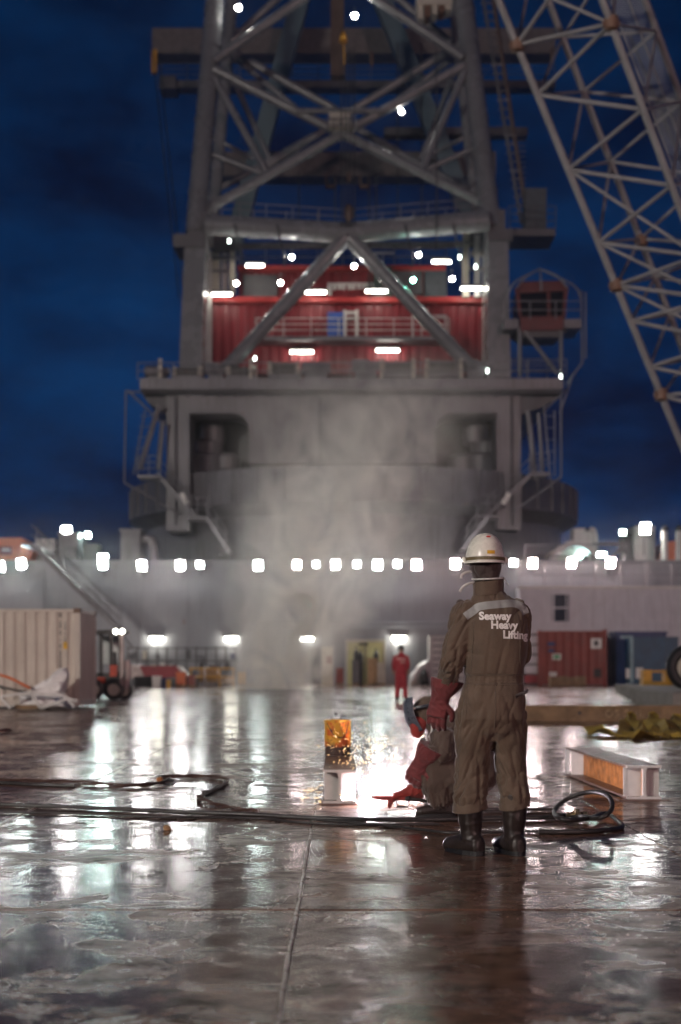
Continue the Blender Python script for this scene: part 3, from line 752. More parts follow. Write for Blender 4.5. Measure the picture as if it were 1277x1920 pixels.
big = [(0, 1062), (40, 1057), (193, 1058), (266, 1060), (338, 1060), (484, 1060), (557, 1059), (629, 1059), (708, 1059), (781, 1059), (854, 1057), (999, 1056), (1072, 1055), (1145, 1055)]
for i, (x, y) in enumerate(big):
    floodlight(x, y, WALL - .8,   .43, .50, E_FLOODP if x in (557, 781, 854) or x > 980 else (E_FLOODG if x in (193, 708, 484, 40) else E_FLOOD), 'large square white floodlight on the bulkhead edge, %s of the row from the left' % ORD[i])
sm = [(375, 1059), (593, 1058), (669, 1058), (745, 1057), (963, 1055)]
for i, (x, y) in enumerate(sm):
    floodlight(x, y, WALL - .8, .34, .34, E_SMALL, 'small round floodlight among the bulkhead row, %s small one from the left' % ORD[i])
floodlight(193, 1043, WALL + .3, .5, .22, E_GREEN, 'narrow greenish lamp just above the third large floodlight from the left')
floodlight(125, 997, WALL + 2.0, .52, .62, E_FLOOD, 'high floodlight on top of the grey cabin at left')
floodlight(165, 1003, WALL + 3.5, .28, .28, E_GREEN, 'small greenish lamp right of the grey cabin at left')
floodlight(1210, 991, WALL + 2.0, .52, .62, E_FLOOD, 'high floodlight on top of the pale cabin at right')
floodlight(1168, 998, WALL + 3.5, .28, .28, E_GREEN, 'small greenish lamp left of the pale cabin at right')
floodlight(1128, 1040, WALL + .3, .5, .22, E_GREEN, 'narrow greenish lamp above the last large floodlight at right')
for i, (x, y) in enumerate(((293, 1198), (434, 1198), (576, 1198), (748, 1197))):
    c = P(x, y, WALL - .3); o = empty('strip_light', c)
    tag(o, 'low warm strip light on the bulkhead foot, %s from the left' % ORD[i], 'strip light', 'strip lights low on the bulkhead')
    a = P(x - 12, y, WALL - .3); b = P(x + 12, y, WALL - .3)
    MB().tube([a, b], .11, 10).obj('tube', E_TUBE, o, True)
    MB().bb(a.x - .06, b.x + .06, WALL - .3, WALL - .003, a.z + .12, a.z + .22).obj('hood', GREYD, o)

# white uplights added on the bulkhead roof to brighten the crane, plus a bluish one
def uplight(x, d, aim, em, w, label):
    zt_ = zt
    c = V((x - 638.5) / F * d, d, zt_ + .45)
    o = empty('fill_uplight', V(c.x, c.y, zt_ - .05)); tag(o, label, 'floodlight', 'uplights washing the crane')
    dirn = (Vector(aim) - c).normalized()
    q = Vector((0, -1, 0)).rotation_difference(dirn).to_matrix()
    MB().box(c + q @ V(0, .14, 0), (w * 1.15, .24, w * .9), q).obj('housing', GREYD, o)
    MB().box(c + q @ V(0, .027, 0), (w, .02, w * .75), q).obj('lens', em, o)
    MB().bb(c.x - .05, c.x + .05, c.y - .05, c.y + .05, zt_ - .05, c.z - .1).obj('post', GREYD, o)
E_UP = E('added_uplight_white', (1.0, 0.95, 0.9), 130.0)
E_UPT = E('uplight_cyan', (0.55, 0.95, 1.0), 120.0)
uplight(420, 83.4, (-6, 89, 30), E_UP, .5, 'added uplight on the bulkhead roof below the left crane pillar')
uplight(900, 83.4, (7, 89, 30), E_UP, .5, 'added uplight on the bulkhead roof below the right crane pillar')
uplight(650, 83.4, (0, 88, 20), E_UP, .5, 'added uplight on the bulkhead roof below the middle of the crane')
uplight(1095, 86.0, (12, 90, 12), E_UPT, .35, 'cold bluish uplight aimed at the right side of the pedestal')

# the ship's bridge floodlights, far behind the photographer
for nm, x, em, n, lab in (('floodlight_mast', -48, E_REARW, 8, 'tall floodlight mast aft of the deck on the left'), ('floodlight_mast', 58, E_REARP, 5, 'tall floodlight mast aft of the deck on the right')):
    MY = -32 if x < 0 else -100
    ZH = 24 if x < 0 else 34
    o = empty(nm, (x, MY, 0)); tag(o, lab, 'mast', 'floodlight masts behind the deck')
    MB().tube([(x, MY, 0), (x, MY, ZH)], [.6, .3], 12).obj('pole', GREY, o, True)
    MB().bb(x - 6.2, x + 6.2, MY - .1, MY + .1, ZH - 1.1, ZH - .9).obj('crossbar', GREY, o)
    for k in range(n):
        c = V(x - 5.25 + 1.5 * k, MY + .4, ZH - .3); rt = Matrix.Rotation(R(-9), 3, 'X') @ Matrix.Rotation(R(-42 if x < 0 else 20), 3, 'Z')
        MB().box(c, (1.3, .3, 1.1), rt).obj('housing', GREYD, o)
        MB().box(c + rt @ V(0, .17, 0), (1.2, .02, 1.0), rt).obj('lens', em, o)

# ================================================================== DECK CARGO, LEFT
# ---- beige container
CD = 36.7
def container():
    xr = (150 - 638.5) / F * CD; xl = xr - 6.06; y0 = CD; y1 = CD + 2.44; H = 2.59; zb = .06
    o = empty('shipping_container', ((xl + xr) / 2, (y0 + y1) / 2, 0))
    tag(o, 'beige corrugated shipping container with rust stains at the left edge', 'container')
    # corner posts
    for x in (xl, xr - .14):
        for y in (y0, y1 - .14): MB().bb(x, x + .14, y, y + .14, zb + .12, H - .12).obj('corner_post', CONT, o)
    for x in (xl - .005, xr - .17):
        for y in (y0 - .005, y1 - .155):
            for z in (zb, H - .12):
                MB().bb(x, x + .175, y, y + .16, z, z + .12).obj('corner_casting', M('rust_brown_steel', (0.16, 0.09, 0.06), 0.6) if z > 1 else CONT, o)
    for z, h in ((zb + .003, .16), (H - .10, .08)):
        for y in (y0 + .01, y1 - .07): MB().bb(xl + .17, xr - .171, y, y + .06, z, z + h).obj('side_rail', CONT, o)
        MB().bb(xr - .07, xr - .01, y0 + .156, y1 - .156, z, z + h).obj('end_rail', CONT, o)
    # corrugated long side facing the camera
    def corr(n, f, name):
        mb = MB(); prof = []
        for k in range(n):
            for u, w in ((0, 0), (.26, 0), (.5, 1), (.76, 1)): prof.append(((k + u) / n, w))
        prof.append((1, 0))
        vs = []; fs = []
        for u, w in prof: vs += [f(u, w, zb + .16), f(u, w, H - .10)]
        for k in range(len(prof) - 1): fs.append((2 * k, 2 * k + 2, 2 * k + 3, 2 * k + 1))
        mb.add(vs, fs); return mb.obj(name, CONT, o, fix=False)
    corr(21, lambda u, w, z: (xl + .14 + u * (xr - xl - .28), y0 + .022 + w * .045, z), 'side_panel')
    corr(21, lambda u, w, z: (xl + .14 + u * (xr - xl - .28), y1 - .022 - w * .045, z), 'side_panel')
    corr(9, lambda u, w, z: (xr - .022 - w * .045, y0 + .14 + u * (y1 - y0 - .28), z), 'end_panel')
    MB().bb(xl + .05, xr - .05, y0 + .05, y1 - .05, H - .05, H - .02).obj('roof', CONT, o)
    MB().bb(xl + .05, xr - .05, y0 + .075, y1 - .075, zb + .02, zb + .12).obj('floor', GREYD, o)
    # faded vertical identification marks, too blurred to read, and the yellow sticker
    mb = MB()
    for cx, ya, yb, w in ((113, 1150, 1158, 5), (113, 1166, 1248, 2.6), (122, 1166, 1210, 2.2)):
        y = ya
        while y < yb:
            h = random.uniform(2.0, 4.0)
            if random.random() < .78: mb.pbox(cx - w / 2, y, cx + w / 2, y + h, CD + .012, .004)
            y += h + random.uniform(.8, 1.6)
    mb.obj('faded_marking', INK, o)
    MB().pbox(118.5, 1204, 126, 1217, CD + .012, .006).obj('sticker', M('yellow_sticker', (0.75, 0.42, 0.02), 0.5), o)
container()

def crumple(mb, fn, nu, nv, amp, sc, seed=0):
    def g(u, v):
        p = Vector(fn(u, v)); q = p * sc + V(seed, seed * 1.7, 0)
        d = abs(noise.noise(q)) * 1.3 + abs(noise.noise(q * 2.3)) * .6 - .5
        e = noise.noise(q * 1.3 + V(9, 3, 4))
        return p + V(e * amp * .7, d * amp, d * amp * .6)
    mb.grid(g, nu, nv); return mb

# ---- tarpaulin-wrapped bundle in front of the container
TD = 35.2
def blob(px, d, depth, name, mat, parent, amp=.05, sc=3.0, seed=1, res=40, zmin=0.02):
    """closed lumpy sheet-wrapped body whose outline follows photograph points, with real depth"""
    pts = [P(x, y, d) for x, y in px]; n = len(pts)
    c = sum(pts, V(0, 0, 0)) / n
    L = []
    for i in range(n): L += [pts[i].lerp(pts[(i + 1) % n], k / 6) for k in range(6)]
    m = len(L); mb = MB(); vs = []; rings = 10
    for j in range(rings + 1):
        a = PI * j / rings; s = math.sin(a) ** .55 if 0 < j < rings else 0.02; yy = -math.cos(a)
        for p in L:
            q = c + (p - c) * s; q = V(q.x, d + depth / 2 * yy + depth / 2, q.z)
            w = q * sc + V(seed, 0, 0)
            dd = abs(noise.noise(w)) + .5 * abs(noise.noise(w * 2.4)) - .45
            q = q + V(noise.noise(w + V(3, 1, 2)) * amp * .6, -dd * amp * 1.6, dd * amp * .8)
            q.z = max(zmin, q.z); vs.append(q)
    fs = []
    for j in range(rings):
        for i in range(m): fs.append((j * m + i, j * m + (i + 1) % m, (j + 1) * m + (i + 1) % m, (j + 1) * m + i))
    fs.append(tuple(reversed(range(m)))); fs.append(tuple(range(rings * m, (rings + 1) * m)))
    mb.add(vs, fs); return mb.obj(name, mat, parent, True)
o = empty('wrapped_bundle', G(85, 1326)); tag(o, 'crumpled white tarpaulin bundle propped against the beige container', 'bundle')
blob([(50, 1298), (60, 1286), (85, 1272), (102, 1256), (122, 1250), (125, 1262), (122, 1284), (117, 1300), (95, 1304), (65, 1303)], TD + .45, .55, 'tarp_sheet', TARP, o, .09, 3.2, 2)
blob([(28, 1304), (60, 1303), (100, 1304), (122, 1306), (129, 1318), (128, 1328), (70, 1328), (32, 1324)], TD, .8, 'tarp_wrap', TARP, o, .07, 3.4, 5)
MB().pbox(28, 1322, 70, 1330, TD - .05, .6).obj('timber_bearer', WOOD, o)
mb = MB(); mb.pbox(104, 1309, 111, 1311.2, TD - .16, .01); mb.pbox(104, 1309, 106.4, 1317, TD - .16, .01); mb.pbox(108, 1312, 110, 1318, TD - .16, .01); mb.obj('print_mark', M('blue_print', (0.03, 0.05, 0.16), 0.6), o)
o = empty('folding_trestle', G(65, 1328)); tag(o, 'white metal frame lying around the tarpaulin bundle', 'frame')
for a, b in (((0, 1306), (60, 1298)), ((0, 1306), (20, 1328)), ((38, 1300), (120, 1303)), ((60, 1302), (76, 1328)), ((76, 1328), (126, 1310)), ((118, 1300), (140, 1326)), ((120, 1308), (146, 1315))):
    MB().bar(P(*a, TD - .3), P(*b, TD - .35), .05, .06).obj('frame_bar', WHITE, o)
o = MB().tube(spline([P(-20, 1262, TD + .6), P(15, 1270, TD + .5), P(56, 1290, TD + .35)], 6), .035, 8).obj('ratchet_strap', ORANGE, None, True)
tag(o, 'bright orange strap running down to the tarpaulin bundle', 'strap')
o = MB().tube(spline([P(-20, 1283, TD + .6), P(20, 1292, TD + .5), P(60, 1300, TD + .35)], 6), .03, 8).obj('black_cable', BLACK, None, True)
tag(o, 'black cable sagging along the container behind the orange strap', 'cable')
o = blob([(-20, 1370), (0, 1366), (15, 1368), (22, 1376), (14, 1382), (-20, 1383)], 23.4, .35, 'rag_heap', M('dark_red_rag', (0.05, 0.012, 0.012), 0.8), None, .03, 8, 3); tag(o, 'small dark red heap of rags at the left picture edge', 'rags')

# ---- forklift behind the container
FD = 45.5
fk = empty('forklift', G(205, 1311)); tag(fk, 'dark forklift with lit cab parked behind the beige container', 'forklift')
FB = M('forklift_dark_body', (0.025, 0.02, 0.02), 0.4); FR = M('forklift_red', (0.45, 0.06, 0.03), 0.4)
for x in (186, 205, 222):
    MB().pbox(x, 1186, x + 6, 1268, FD, .12).obj('cab_post', FB, fk)
MB().pbox(160, 1181, 231, 1188, FD - .1, 1.6).obj('overhead_guard', FB, fk)
mb = MB(); mb.pbox(225, 1184, 231, 1302, FD - .2, .14); mb.obj('mast_rail', M('pale_worn_steel', (0.42, 0.34, 0.32), 0.4, metal=.3), fk)
MB().pbox(160, 1262, 224, 1302, FD, 1.7).obj('chassis', FB, fk)
MB().pbox(206, 1247, 219, 1268, FD - .06, .3).obj('tail_panel', FR, fk); MB().pbox(182, 1270, 197, 1280, FD - .06, .2).obj('tail_panel', FR, fk)
MB().pbox(188, 1192, 222, 1245, FD + 1.5, .04).obj('rear_window', M('lit_glass', (0.62, 0.64, 0.62), 0.2), fk)
blob([(207, 1222), (216, 1222), (219, 1250), (204, 1250)], FD + .5, .5, 'seat', FB, fk, .01)
for x, d, r in ((214, FD - .1, .34), (233, FD + .3, .30), (176, FD - .1, .34)):
    c = P(x, 1311 - r * 58, d); w = empty('wheel', c); w.parent = fk; w.matrix_parent_inverse = Matrix.Translation(-ORG[fk])
    c = V(c.x, d, r + .002)
    MB().lathe(c, [(r * .75, -.13), (r, -.09), (r, .09), (r * .75, .13)], 20, 'y').obj('tyre', BLACK, w, True)
    MB().lathe(c, [(r * .55, -.14), (r * .5, -.10), (r * .2, -.12)], 16, 'y').obj('rim', CREAM, w, True)
for x, y in ((217, 1184), (229, 1184)):
    c = P(x, y, FD - .2); MB().lathe(c, [(.07, 0), (.05, -.05)], 10, 'y').obj('head_lamp', E('forklift_lamp', (1, .97, .85), 30), fk, True)
mb = MB(); mb.tube(spline([P(232, 1255, FD), P(238, 1240, FD), P(240, 1262, FD), P(236, 1290, FD)], 5), .10, 8); mb.obj('lift_chain_guard', M('pale_worn_steel', (0.42, 0.34, 0.32), 0.4, metal=.3), fk, True)

# ---- burgundy skip and clutter
def crate(name, x0, y0, x1, d, dep, mt, label, cat):
    a = P(x0, y0, d); b = P(x1, y0, d); o = empty(name, V((a.x + b.x) / 2, d, 0)); tag(o, label, cat)
    MB().bb(a.x, b.x, d, d + dep, .12, a.z).obj('body', mt, o)
    for k in range(3):
        x = a.x + (b.x - a.x) * (k + .5) / 3; MB().bb(x - .06, x + .06, d - .02, d + dep + .02, 0, .118).obj('runner', WOOD, o)
    MB().bb(a.x - .03, b.x + .03, d - .03, d + dep + .03, a.z + .002, a.z + .05).obj('lid', mt, o)
    return o

sk_ = empty('maroon_skip', G(300, 1285)); tag(sk_, 'tilted maroon steel plate stack behind the forklift', 'plates')
D1 = 74.0
for k, (pts, mt) in enumerate((([(262, 1249), (330, 1248), (345, 1270), (272, 1272)], MAROON), ([(330, 1248), (336, 1250), (352, 1267), (345, 1271)], WHITE), ([(240, 1246), (262, 1249), (274, 1272), (246, 1272)], M('pale_worn_steel', (0.42, 0.34, 0.32), 0.4, metal=.3)))):
    quadprism(pts, D1 + .1 * k, 1.5, 'steel_plate', mt, sk_)
MB().pbox(246, 1272, 366, 1287, D1 + .2, 2).obj('skid', GREYD, sk_)
for x0, x1, y0, y1, d, mt, nm, lab, cat in (
    (250, 290, 1268, 1289, 72, M('dark_coil', (0.02, 0.018, 0.02), 0.6), 'rope_coil', 'dark coil of hose on the deck right of the forklift', 'coil'),
    (300, 312, 1272, 1286, 71.5, BLUEP, 'blue_bin', 'little blue bin among the clutter below the maroon plates', 'bin'),
    (286, 300, 1268, 1288, 71, WHITE, 'white_bin', 'little white bin beside the blue one below the maroon plates', 'bin'),
    (312, 318, 1276, 1287, 71, YELLOW, 'yellow_block', 'small yellow block among the clutter below the maroon plates', 'block')):
    a = P(x0, y0, d); b = P(x1, y0, d); zt_ = a.z
    mb = MB()
    if nm == 'rope_coil':
        for k in range(7): mb.tube([V((a.x + b.x) / 2 + (b.x - a.x) / 2 * math.cos(w * PI / 8), d + .5 + .45 * math.sin(w * PI / 8), .07 + .075 * k) for w in range(17)], .05, 6)
    else:
        mb.box(((a.x + b.x) / 2, d + .2, zt_ / 2), (b.x - a.x, .4, zt_), None, 1.12); mb.bb(a.x - .02, b.x + .02, d - .02, d + .42, zt_ - .05, zt_ + .02)
    tag(mb.obj(nm, mt, None, nm == 'rope_coil'), lab, cat)
bx = empty('wooden_crate', G(400, 1285)); tag(bx, 'tan wooden crate with white packing on a yellow barrier by the smoke', 'crate')
MB().pbox(373, 1256, 408, 1278, 76, 1.2).obj('crate_body', WOODP, bx)
for k in range(4): MB().pbox(373 + k * 9.2, 1255, 380 + k * 9.2, 1279, 75.93, .065).obj('plank', WOODP, bx)
blob([(376, 1257), (380, 1250), (395, 1252), (410, 1256), (414, 1268), (400, 1259)], 76.1, .9, 'packing_sheet', TARP, bx, .05, 2)
o = blob([(412, 1284), (414, 1272), (424, 1267), (436, 1272), (440, 1284)], 76, 1.0, 'sack', M('tan_sack', (0.45, 0.32, 0.22), 0.7), None, .05, 2, 4); tag(o, 'tan sack slumped right of the wooden crate', 'sack')
o = empty('yellow_barrier', G(400, 1287)); tag(o, 'low yellow pipe barrier in front of the wooden crate', 'barrier')
for z in (.5, .95): MB().tube([P(356, 1287, 75.5) + V(0, 0, z), P(440, 1287, 75.5) + V(0, 0, z)], .05, 8).obj('rail', YELLOW, o, True)
for x in (358, 384, 412, 438): MB().tube([V(P(x, 1287, 75.5).x, 75.5, 0), V(P(x, 1287, 75.5).x, 75.5, 1.0)], .05, 8).obj('post', YELLOW if x != 384 else WHITE, o, True)
for x, y0, w, d, mt, lab in ((330, 1262, 16, 73.0, ORANGE, 'orange crate beside the maroon plates'), (352, 1268, 12, 72.5, REDP, 'rust red crate between the maroon plates and the wooden crate'), (446, 1262, 14, 77.0, YELLOW, 'yellow crate at the right end of the pipe rack'), (462, 1256, 12, 79.0, BLUEP, 'blue crate behind the smoke left of the dim doorway'), (630, 1254, 14, 80.0, REDP, 'rust red crate between the two doorways')):
    crate('deck_crate', x, y0, x + w, d, .7, mt, lab, 'crate')['group'] = 'small crates along the bulkhead'
# ---- storage rack along the bulkhead
o = empty('storage_rack', G(350, 1285)); tag(o, 'long dark steel storage rack of pipes along the bulkhead foot, left', 'rack')
RDm = 80.5
for k in range(12): MB().pbox(238 + k * 18.4, 1212, 240.5 + k * 18.4, 1286, RDm, .08).obj('upright', GREYD, o)
for y in (1214, 1238, 1262): MB().pbox(238, y, 443, y + 2.5, RDm + .082, .08).obj('rack_beam', GREYD, o)
for k in range(24):
    x = 242 + k * 8.3; y = random.choice((1213, 1237, 1261)); mt = random.choice((GREYD, WHITE, GREY, BLUEP, WIRE, CREAM, REDP, GREYD))
    w = random.uniform(4, 8); hh = random.uniform(9, 20)
    MB().pbox(x, y + 23 - hh, x + w, y + 23, RDm + .35, .8).obj('stored_box', mt, o)
# ---- left stairs, cabins, containers on the roof of the bulkhead
o = empty('access_stair', G(200, 1300)); tag(o, 'long grey ship stair rising left along the bulkhead', 'stair')
stair(222, 1180, 58, 1020, 77.0, 30, 1.1, o, GREY, 'stair_flight')
MB().pbox(40, 1018, 62, 1024, 77, 5.9).obj('landing', GREY, o)
MB().tube([P(222, 1182, 77), P(250, 1215, 76.4)], .05, 8).obj('handrail', GREY, o, True)
def cabin(name, x0, y0, x1, y1, d, dep, mt, label, cat, extra=None):
    o = empty(name, V(P((x0 + x1) / 2, y1, d).x, d, zt - .05)); tag(o, label, cat)
    a = P(x0, y0, d); b = P(x1, y0, d)
    MB().bb(a.x, b.x, d, d + dep, zt - .05, a.z).obj('shell', mt, o)
    MB().bb(a.x - .08, b.x + .08, d - .08, d + dep + .08, a.z + .003, a.z + .12).obj('roof', mt, o)
    if extra: extra(o, a, b)
    return o
def ex1(o, a, b):
    MB().bb(b.x + .01, b.x + .9, 86.5, 88, zt - .05, a.z - .4).obj('annex', GREYD, o)
    MB().bb(a.x + .3, a.x + 1.1, 84.9, 84.99, zt, zt + 1.0).obj('hatch', GREYD, o)
cabin('deck_cabin', 110, 1002, 146, 1055, 85.0, 3, GREY, 'grey box cabin on the bulkhead roof at left under a floodlight', 'cabin', ex1)
cabin('vent_house', 226, 995, 262, 1055, 85.0, 3, GREY, 'grey ventilation house left of the crane pedestal', 'vent house', lambda o, a, b: MB().tube(spline([V(b.x, 86, a.z - .4), V(b.x + .6, 86, a.z - .6), V(b.x + .8, 86, zt - .05)], 5), .3, 12).obj('duct', GREY, o, True))
o = empty('lifeboat', P(30, 1050, 84.5)); tag(o, 'orange enclosed lifeboat on the bulkhead roof at the far left', 'lifeboat')
quadprism([(-40, 1010), (18, 1008), (40, 1008), (58, 1022), (62, 1034), (54, 1054), (-40, 1058)], 84.5, 3, 'hull', ORANGE, o)
MB().pbox(-20, 1024, 22, 1040, 84.4, .11).obj('side_marking', M('dark_red_panel', (0.25, 0.04, 0.03), 0.5), o)
MB().pbox(4, 1028, 18, 1033, 84.3, .09).obj('marking', LETTER, o); MB().pbox(38, 1020, 52, 1054, 84.38, .12).obj('bow_panel', M('bright_orange', (0.8, 0.2, 0.04), 0.4), o)
o = empty('white_reefer_box', P(85, 1056, 86)); tag(o, 'white box container with bars behind the top of the left stair', 'container')
MB().pbox(66, 1010, 104, 1058, 86.0, 3).obj('shell', WHITE, o)
for x in (68, 76, 84, 92, 100): MB().pbox(x, 1012, x + 1.6, 1056, 85.9, .09).obj('locking_bar', GREY, o)
MB().pbox(82, 1034, 98, 1042, 85.86, .13).obj('panel', GREYD, o); MB().pbox(82, 1046, 98, 1052, 85.86, .13).obj('panel', GREYD, o)

# ---- doorway and clutter in the middle
o = empty('doorway', G(685, 1284)); tag(o, 'pale yellow lit double doorway in the bulkhead', 'doorway')
PY = M('lit_doorway_yellow', (0.52, 0.50, 0.24), 0.5, var=.15)  # lit doorway interior put into the pale yellow of the leaves
for x0, x1 in ((652, 684), (686, 719)): MB().pbox(x0, 1204, x1, 1283, WALL - .08, .075).obj('door_leaf', PY, o)
for x0, y0, x1, y1 in ((648, 1199, 651.5, 1284), (719.5, 1199, 723, 1284), (648, 1199, 723, 1203)): MB().pbox(x0, y0, x1, y1, WALL - .14, .136).obj('door_frame', CREAM, o)
MB().pbox(672, 1206, 690, 1210, WALL - .12, .036).obj('sign_plate', INK, o)
o = empty('side_doorway', G(612, 1284)); tag(o, 'smaller dim doorway left of the yellow doors, in the smoke', 'doorway')
MB().pbox(582, 1214, 601, 1284, WALL - .08, .075).obj('door_leaf', GREYD, o); MB().pbox(603, 1212, 625, 1284, WALL - .08, .075).obj('door_leaf', CREAM, o)
MB().pbox(612, 1230, 622, 1244, WALL - .1, .018).obj('poster', REDP, o)
crate('plywood_crate', 690, 1236, 708, 80.5, .9, WOODP, 'brown plywood crate in front of the yellow doors', 'crate')
crate('white_cabinet', 708, 1244, 722, 80, .6, CREAM, 'small cream cabinet right of the plywood crate', 'cabinet')
crate('tool_chest', 660, 1240, 674, 81, .6, GREYD, 'dark tool chest in front of the left yellow door', 'chest')
for x, y, lab in ((668, 1212, 'dark gas cylinder standing left before the yellow doors'), (705, 1216, 'dark gas cylinder standing right before the yellow doors'), (676, 1218, 'shorter dark gas cylinder beside the left one')):
    c = P(x, y, 81.8); mb = MB(); r = .17; mb.lathe((c.x, 81.8, 0), [(r, 0), (r, c.z * .8), (r * .6, c.z * .9), (.05, c.z * .92), (.05, c.z)], 12); tag(mb.obj('gas_cylinder', BLACK, None, True), lab, 'gas cylinder', 'gas cylinders by the yellow doors')
o = blob([(768, 1284), (770, 1265), (782, 1250), (796, 1238), (806, 1236), (808, 1284)], 79.0, 1.2, 'white_tarp', TARP, None, .12, 1.5, 8); tag(o, 'white tarpaulin draped right of the far man in red', 'tarpaulin')
o = blob([(790, 1284), (786, 1268), (796, 1252), (804, 1262), (806, 1284)], 78.4, .5, 'black_sack', BLACK, None, .05, 2, 3); tag(o, 'black sack in front of the white tarpaulin', 'sack')
o = empty('white_locker', G(827, 1285)); tag(o, 'tall white ribbed locker half hidden behind the standing worker', 'locker')
MB().pbox(805, 1192, 870, 1284, 79.5, 1.2).obj('shell', WHITE, o)
for y in range(1198, 1284, 12): MB().pbox(812, y, 868, y + 2.5, 79.45, .047).obj('rib', GREY, o)
for x in (652,): pass

# ================================================================== RIGHT SIDE DECKHOUSE
DH = 81.0
dh = empty('deckhouse', G(1140, 1285)); tag(dh, 'pale grey ribbed deckhouse at the right with railed roof and window', 'deckhouse')
a = P(974, 1100, DH); zr = a.z
DW = M('pale_lilac_grey_wall', (0.56, 0.54, 0.58), 0.45, var=.08, streak=.3, rust=.06)
MB().bb(a.x, a.x + 26, DH, DH + 1.6, 0, zr).obj('wall', DW, dh)
MB().bb(a.x - .06, a.x + 26, DH - .08, DH - .003, zr - .14, zr + .03).obj('roof_edge', WHITE, dh)
for k in range(34):
    x = a.x + .35 + k * .76
    MB().bb(x, x + (.06 if k % 2 else .11), DH - .07, DH - .003, .1, zr - .142).obj('wall_rib', DW, dh)
w = empty('window', P(1050, 1140, DH)); w.parent = dh; w.matrix_parent_inverse = Matrix.Translation(-ORG[dh])
mb = MB(); mb.pbox(1031, 1111, 1070, 1114.5, DH - .1, .097); mb.pbox(1031, 1165, 1070, 1168, DH - .1, .097); mb.pbox(1031, 1114.5, 1034.5, 1165, DH - .1, .097); mb.pbox(1066.5, 1114.5, 1070, 1165, DH - .1, .097); mb.pbox(1034.5, 1138, 1066.5, 1141, DH - .1, .097); mb.obj('window_frame', DW, w)
MB().pbox(1034.5, 1114.5, 1066.5, 1138, DH - .05, .03).obj('pane', GLASS, w); MB().pbox(1034.5, 1141, 1066.5, 1165, DH - .05, .03).obj('pane', GLASS, w)
rail([V(a.x, DH + .02, zr), V(a.x + 26, DH + .02, zr)], 1.38, parent=dh, mat=GREY, step=1.42, mid=2, r=.045)
# things on the roof
def roof(name, label, cat): o = empty(name, (0, 0, 0)); tag(o, label, cat); return o
o = roof('mooring_winch', 'large white winch with arched guard on the right deckhouse roof', 'winch')
c = P(1078, 1062, 86.0)
mb = MB(); poly = []
ring = [(1.55 * math.cos(R(t)), 1.55 * math.sin(R(t))) for t in range(0, 181, 12)]; inner = [(1.2 * math.cos(R(t)), 1.2 * math.sin(R(t))) for t in range(180, -1, -12)]
mb.prism([(c.x + x, c.z + z) for x, z in ring + inner], 85.6, 86.2); mb.obj('arch_guard', WHITE, o)
MB().lathe(c + V(0, .2, 0), [(1.15, 0), (1.15, 1.2)], 28, 'y').obj('drum', CREAM, o, True)
MB().pbox(1076, 990, 1112, 1066, 86.8, 1.4).obj('gear_case', WHITE, o); MB().tube(spline([P(1106, 992, 86.6), P(1114, 998, 86.6), P(1116, 1030, 86.6), P(1114, 1080, 86.6)], 5), .18, 10).obj('pipe', WHITE, o, True)
MB().tube([P(1022, 1045, 86), P(1062, 1022, 86)], .12, 8).obj('strut', CREAM, o, True)
MB().pbox(1098, 990, 1106, 996, 86.7, .1).obj('cap', BLACK, o)
o = roof('red_pump_skid', 'maroon pump skid below the white arched winch', 'pump')
MB().pbox(1023, 1082, 1098, 1098, 84.2, 1.6).obj('skid_base', MAROON, o); MB().pbox(1036, 1068, 1052, 1082, 84.4, 1.2).obj('pump_body', MAROON, o); MB().pbox(1070, 1070, 1090, 1082, 84.4, 1.2).obj('pump_body', MAROON, o)
MB().lathe(P(1061, 1074, 84.6), [(.3, -.3), (.36, 0), (.3, .3)], 14, 'x').obj('motor', CREAM, o, True)
o = MB(); pts = spline([P(998, 1096, 84.5), P(1006, 1082, 84.5), P(1016, 1074, 84.5), P(1028, 1064, 84.5), P(1040, 1066, 84.5)], 6)
o.tube(pts, .14, 10); o.mi = 0
for k in range(0, len(pts) - 1, 4): o.mi = 1; o.tube([pts[k], pts[k + 1]], .155, 10)
o = o.obj('striped_hose', [YELLOW, BLACK], None, True); tag(o, 'yellow and black striped hose on the right deckhouse roof', 'hose')
o = roof('pale_cabin', 'pale tall cabin on the right under the high floodlight', 'cabin')
MB().pbox(1190, 986, 1228, 1070, 87.0, 3).obj('shell', WHITE, o); MB().pbox(1173, 1000, 1188, 1066, 87.6, 2).obj('louvre', GREYD, o); MB().pbox(1172, 1052, 1240, 1100, 86.4, .5).obj('base', CREAM, o)
for x, lab in ((1246, 'white exhaust pipe left of the pair at the right edge'), (1273, 'white exhaust pipe at the very right edge')):
    o = roof('exhaust_pipe', lab, 'pipe'); b = P(x, 1100, 85); t_ = P(x, 996, 85)
    MB().tube([b, t_], .2, 14).obj('stack', WHITE, o, True); MB().tube(spline([t_, t_ + V(0, 0, .12), t_ + V(.12, 0, .25)], 4), .2, 14).obj('rain_cap', BLACK, o, True)
o = roof('orange_boat_davit', 'orange lifeboat part behind the white pipes at the right edge', 'lifeboat')
quadprism([(1240, 1060), (1236, 1040), (1252, 1016), (1300, 1008), (1300, 1066)], 88, 3, 'hull', ORANGE, o)
o = roof('davit_frame', 'dark steel davit frame on the right deckhouse roof', 'davit')
for q in ((1118, 1078, 1164, 1028), (1164, 1028, 1164, 1096), (1166, 1028, 1238, 1100), (1112, 1020, 1176, 1020)): MB().bar(P(q[0], q[1], 85.2), P(q[2], q[3], 85.2), .12, .16).obj('strut', GREYD, o)
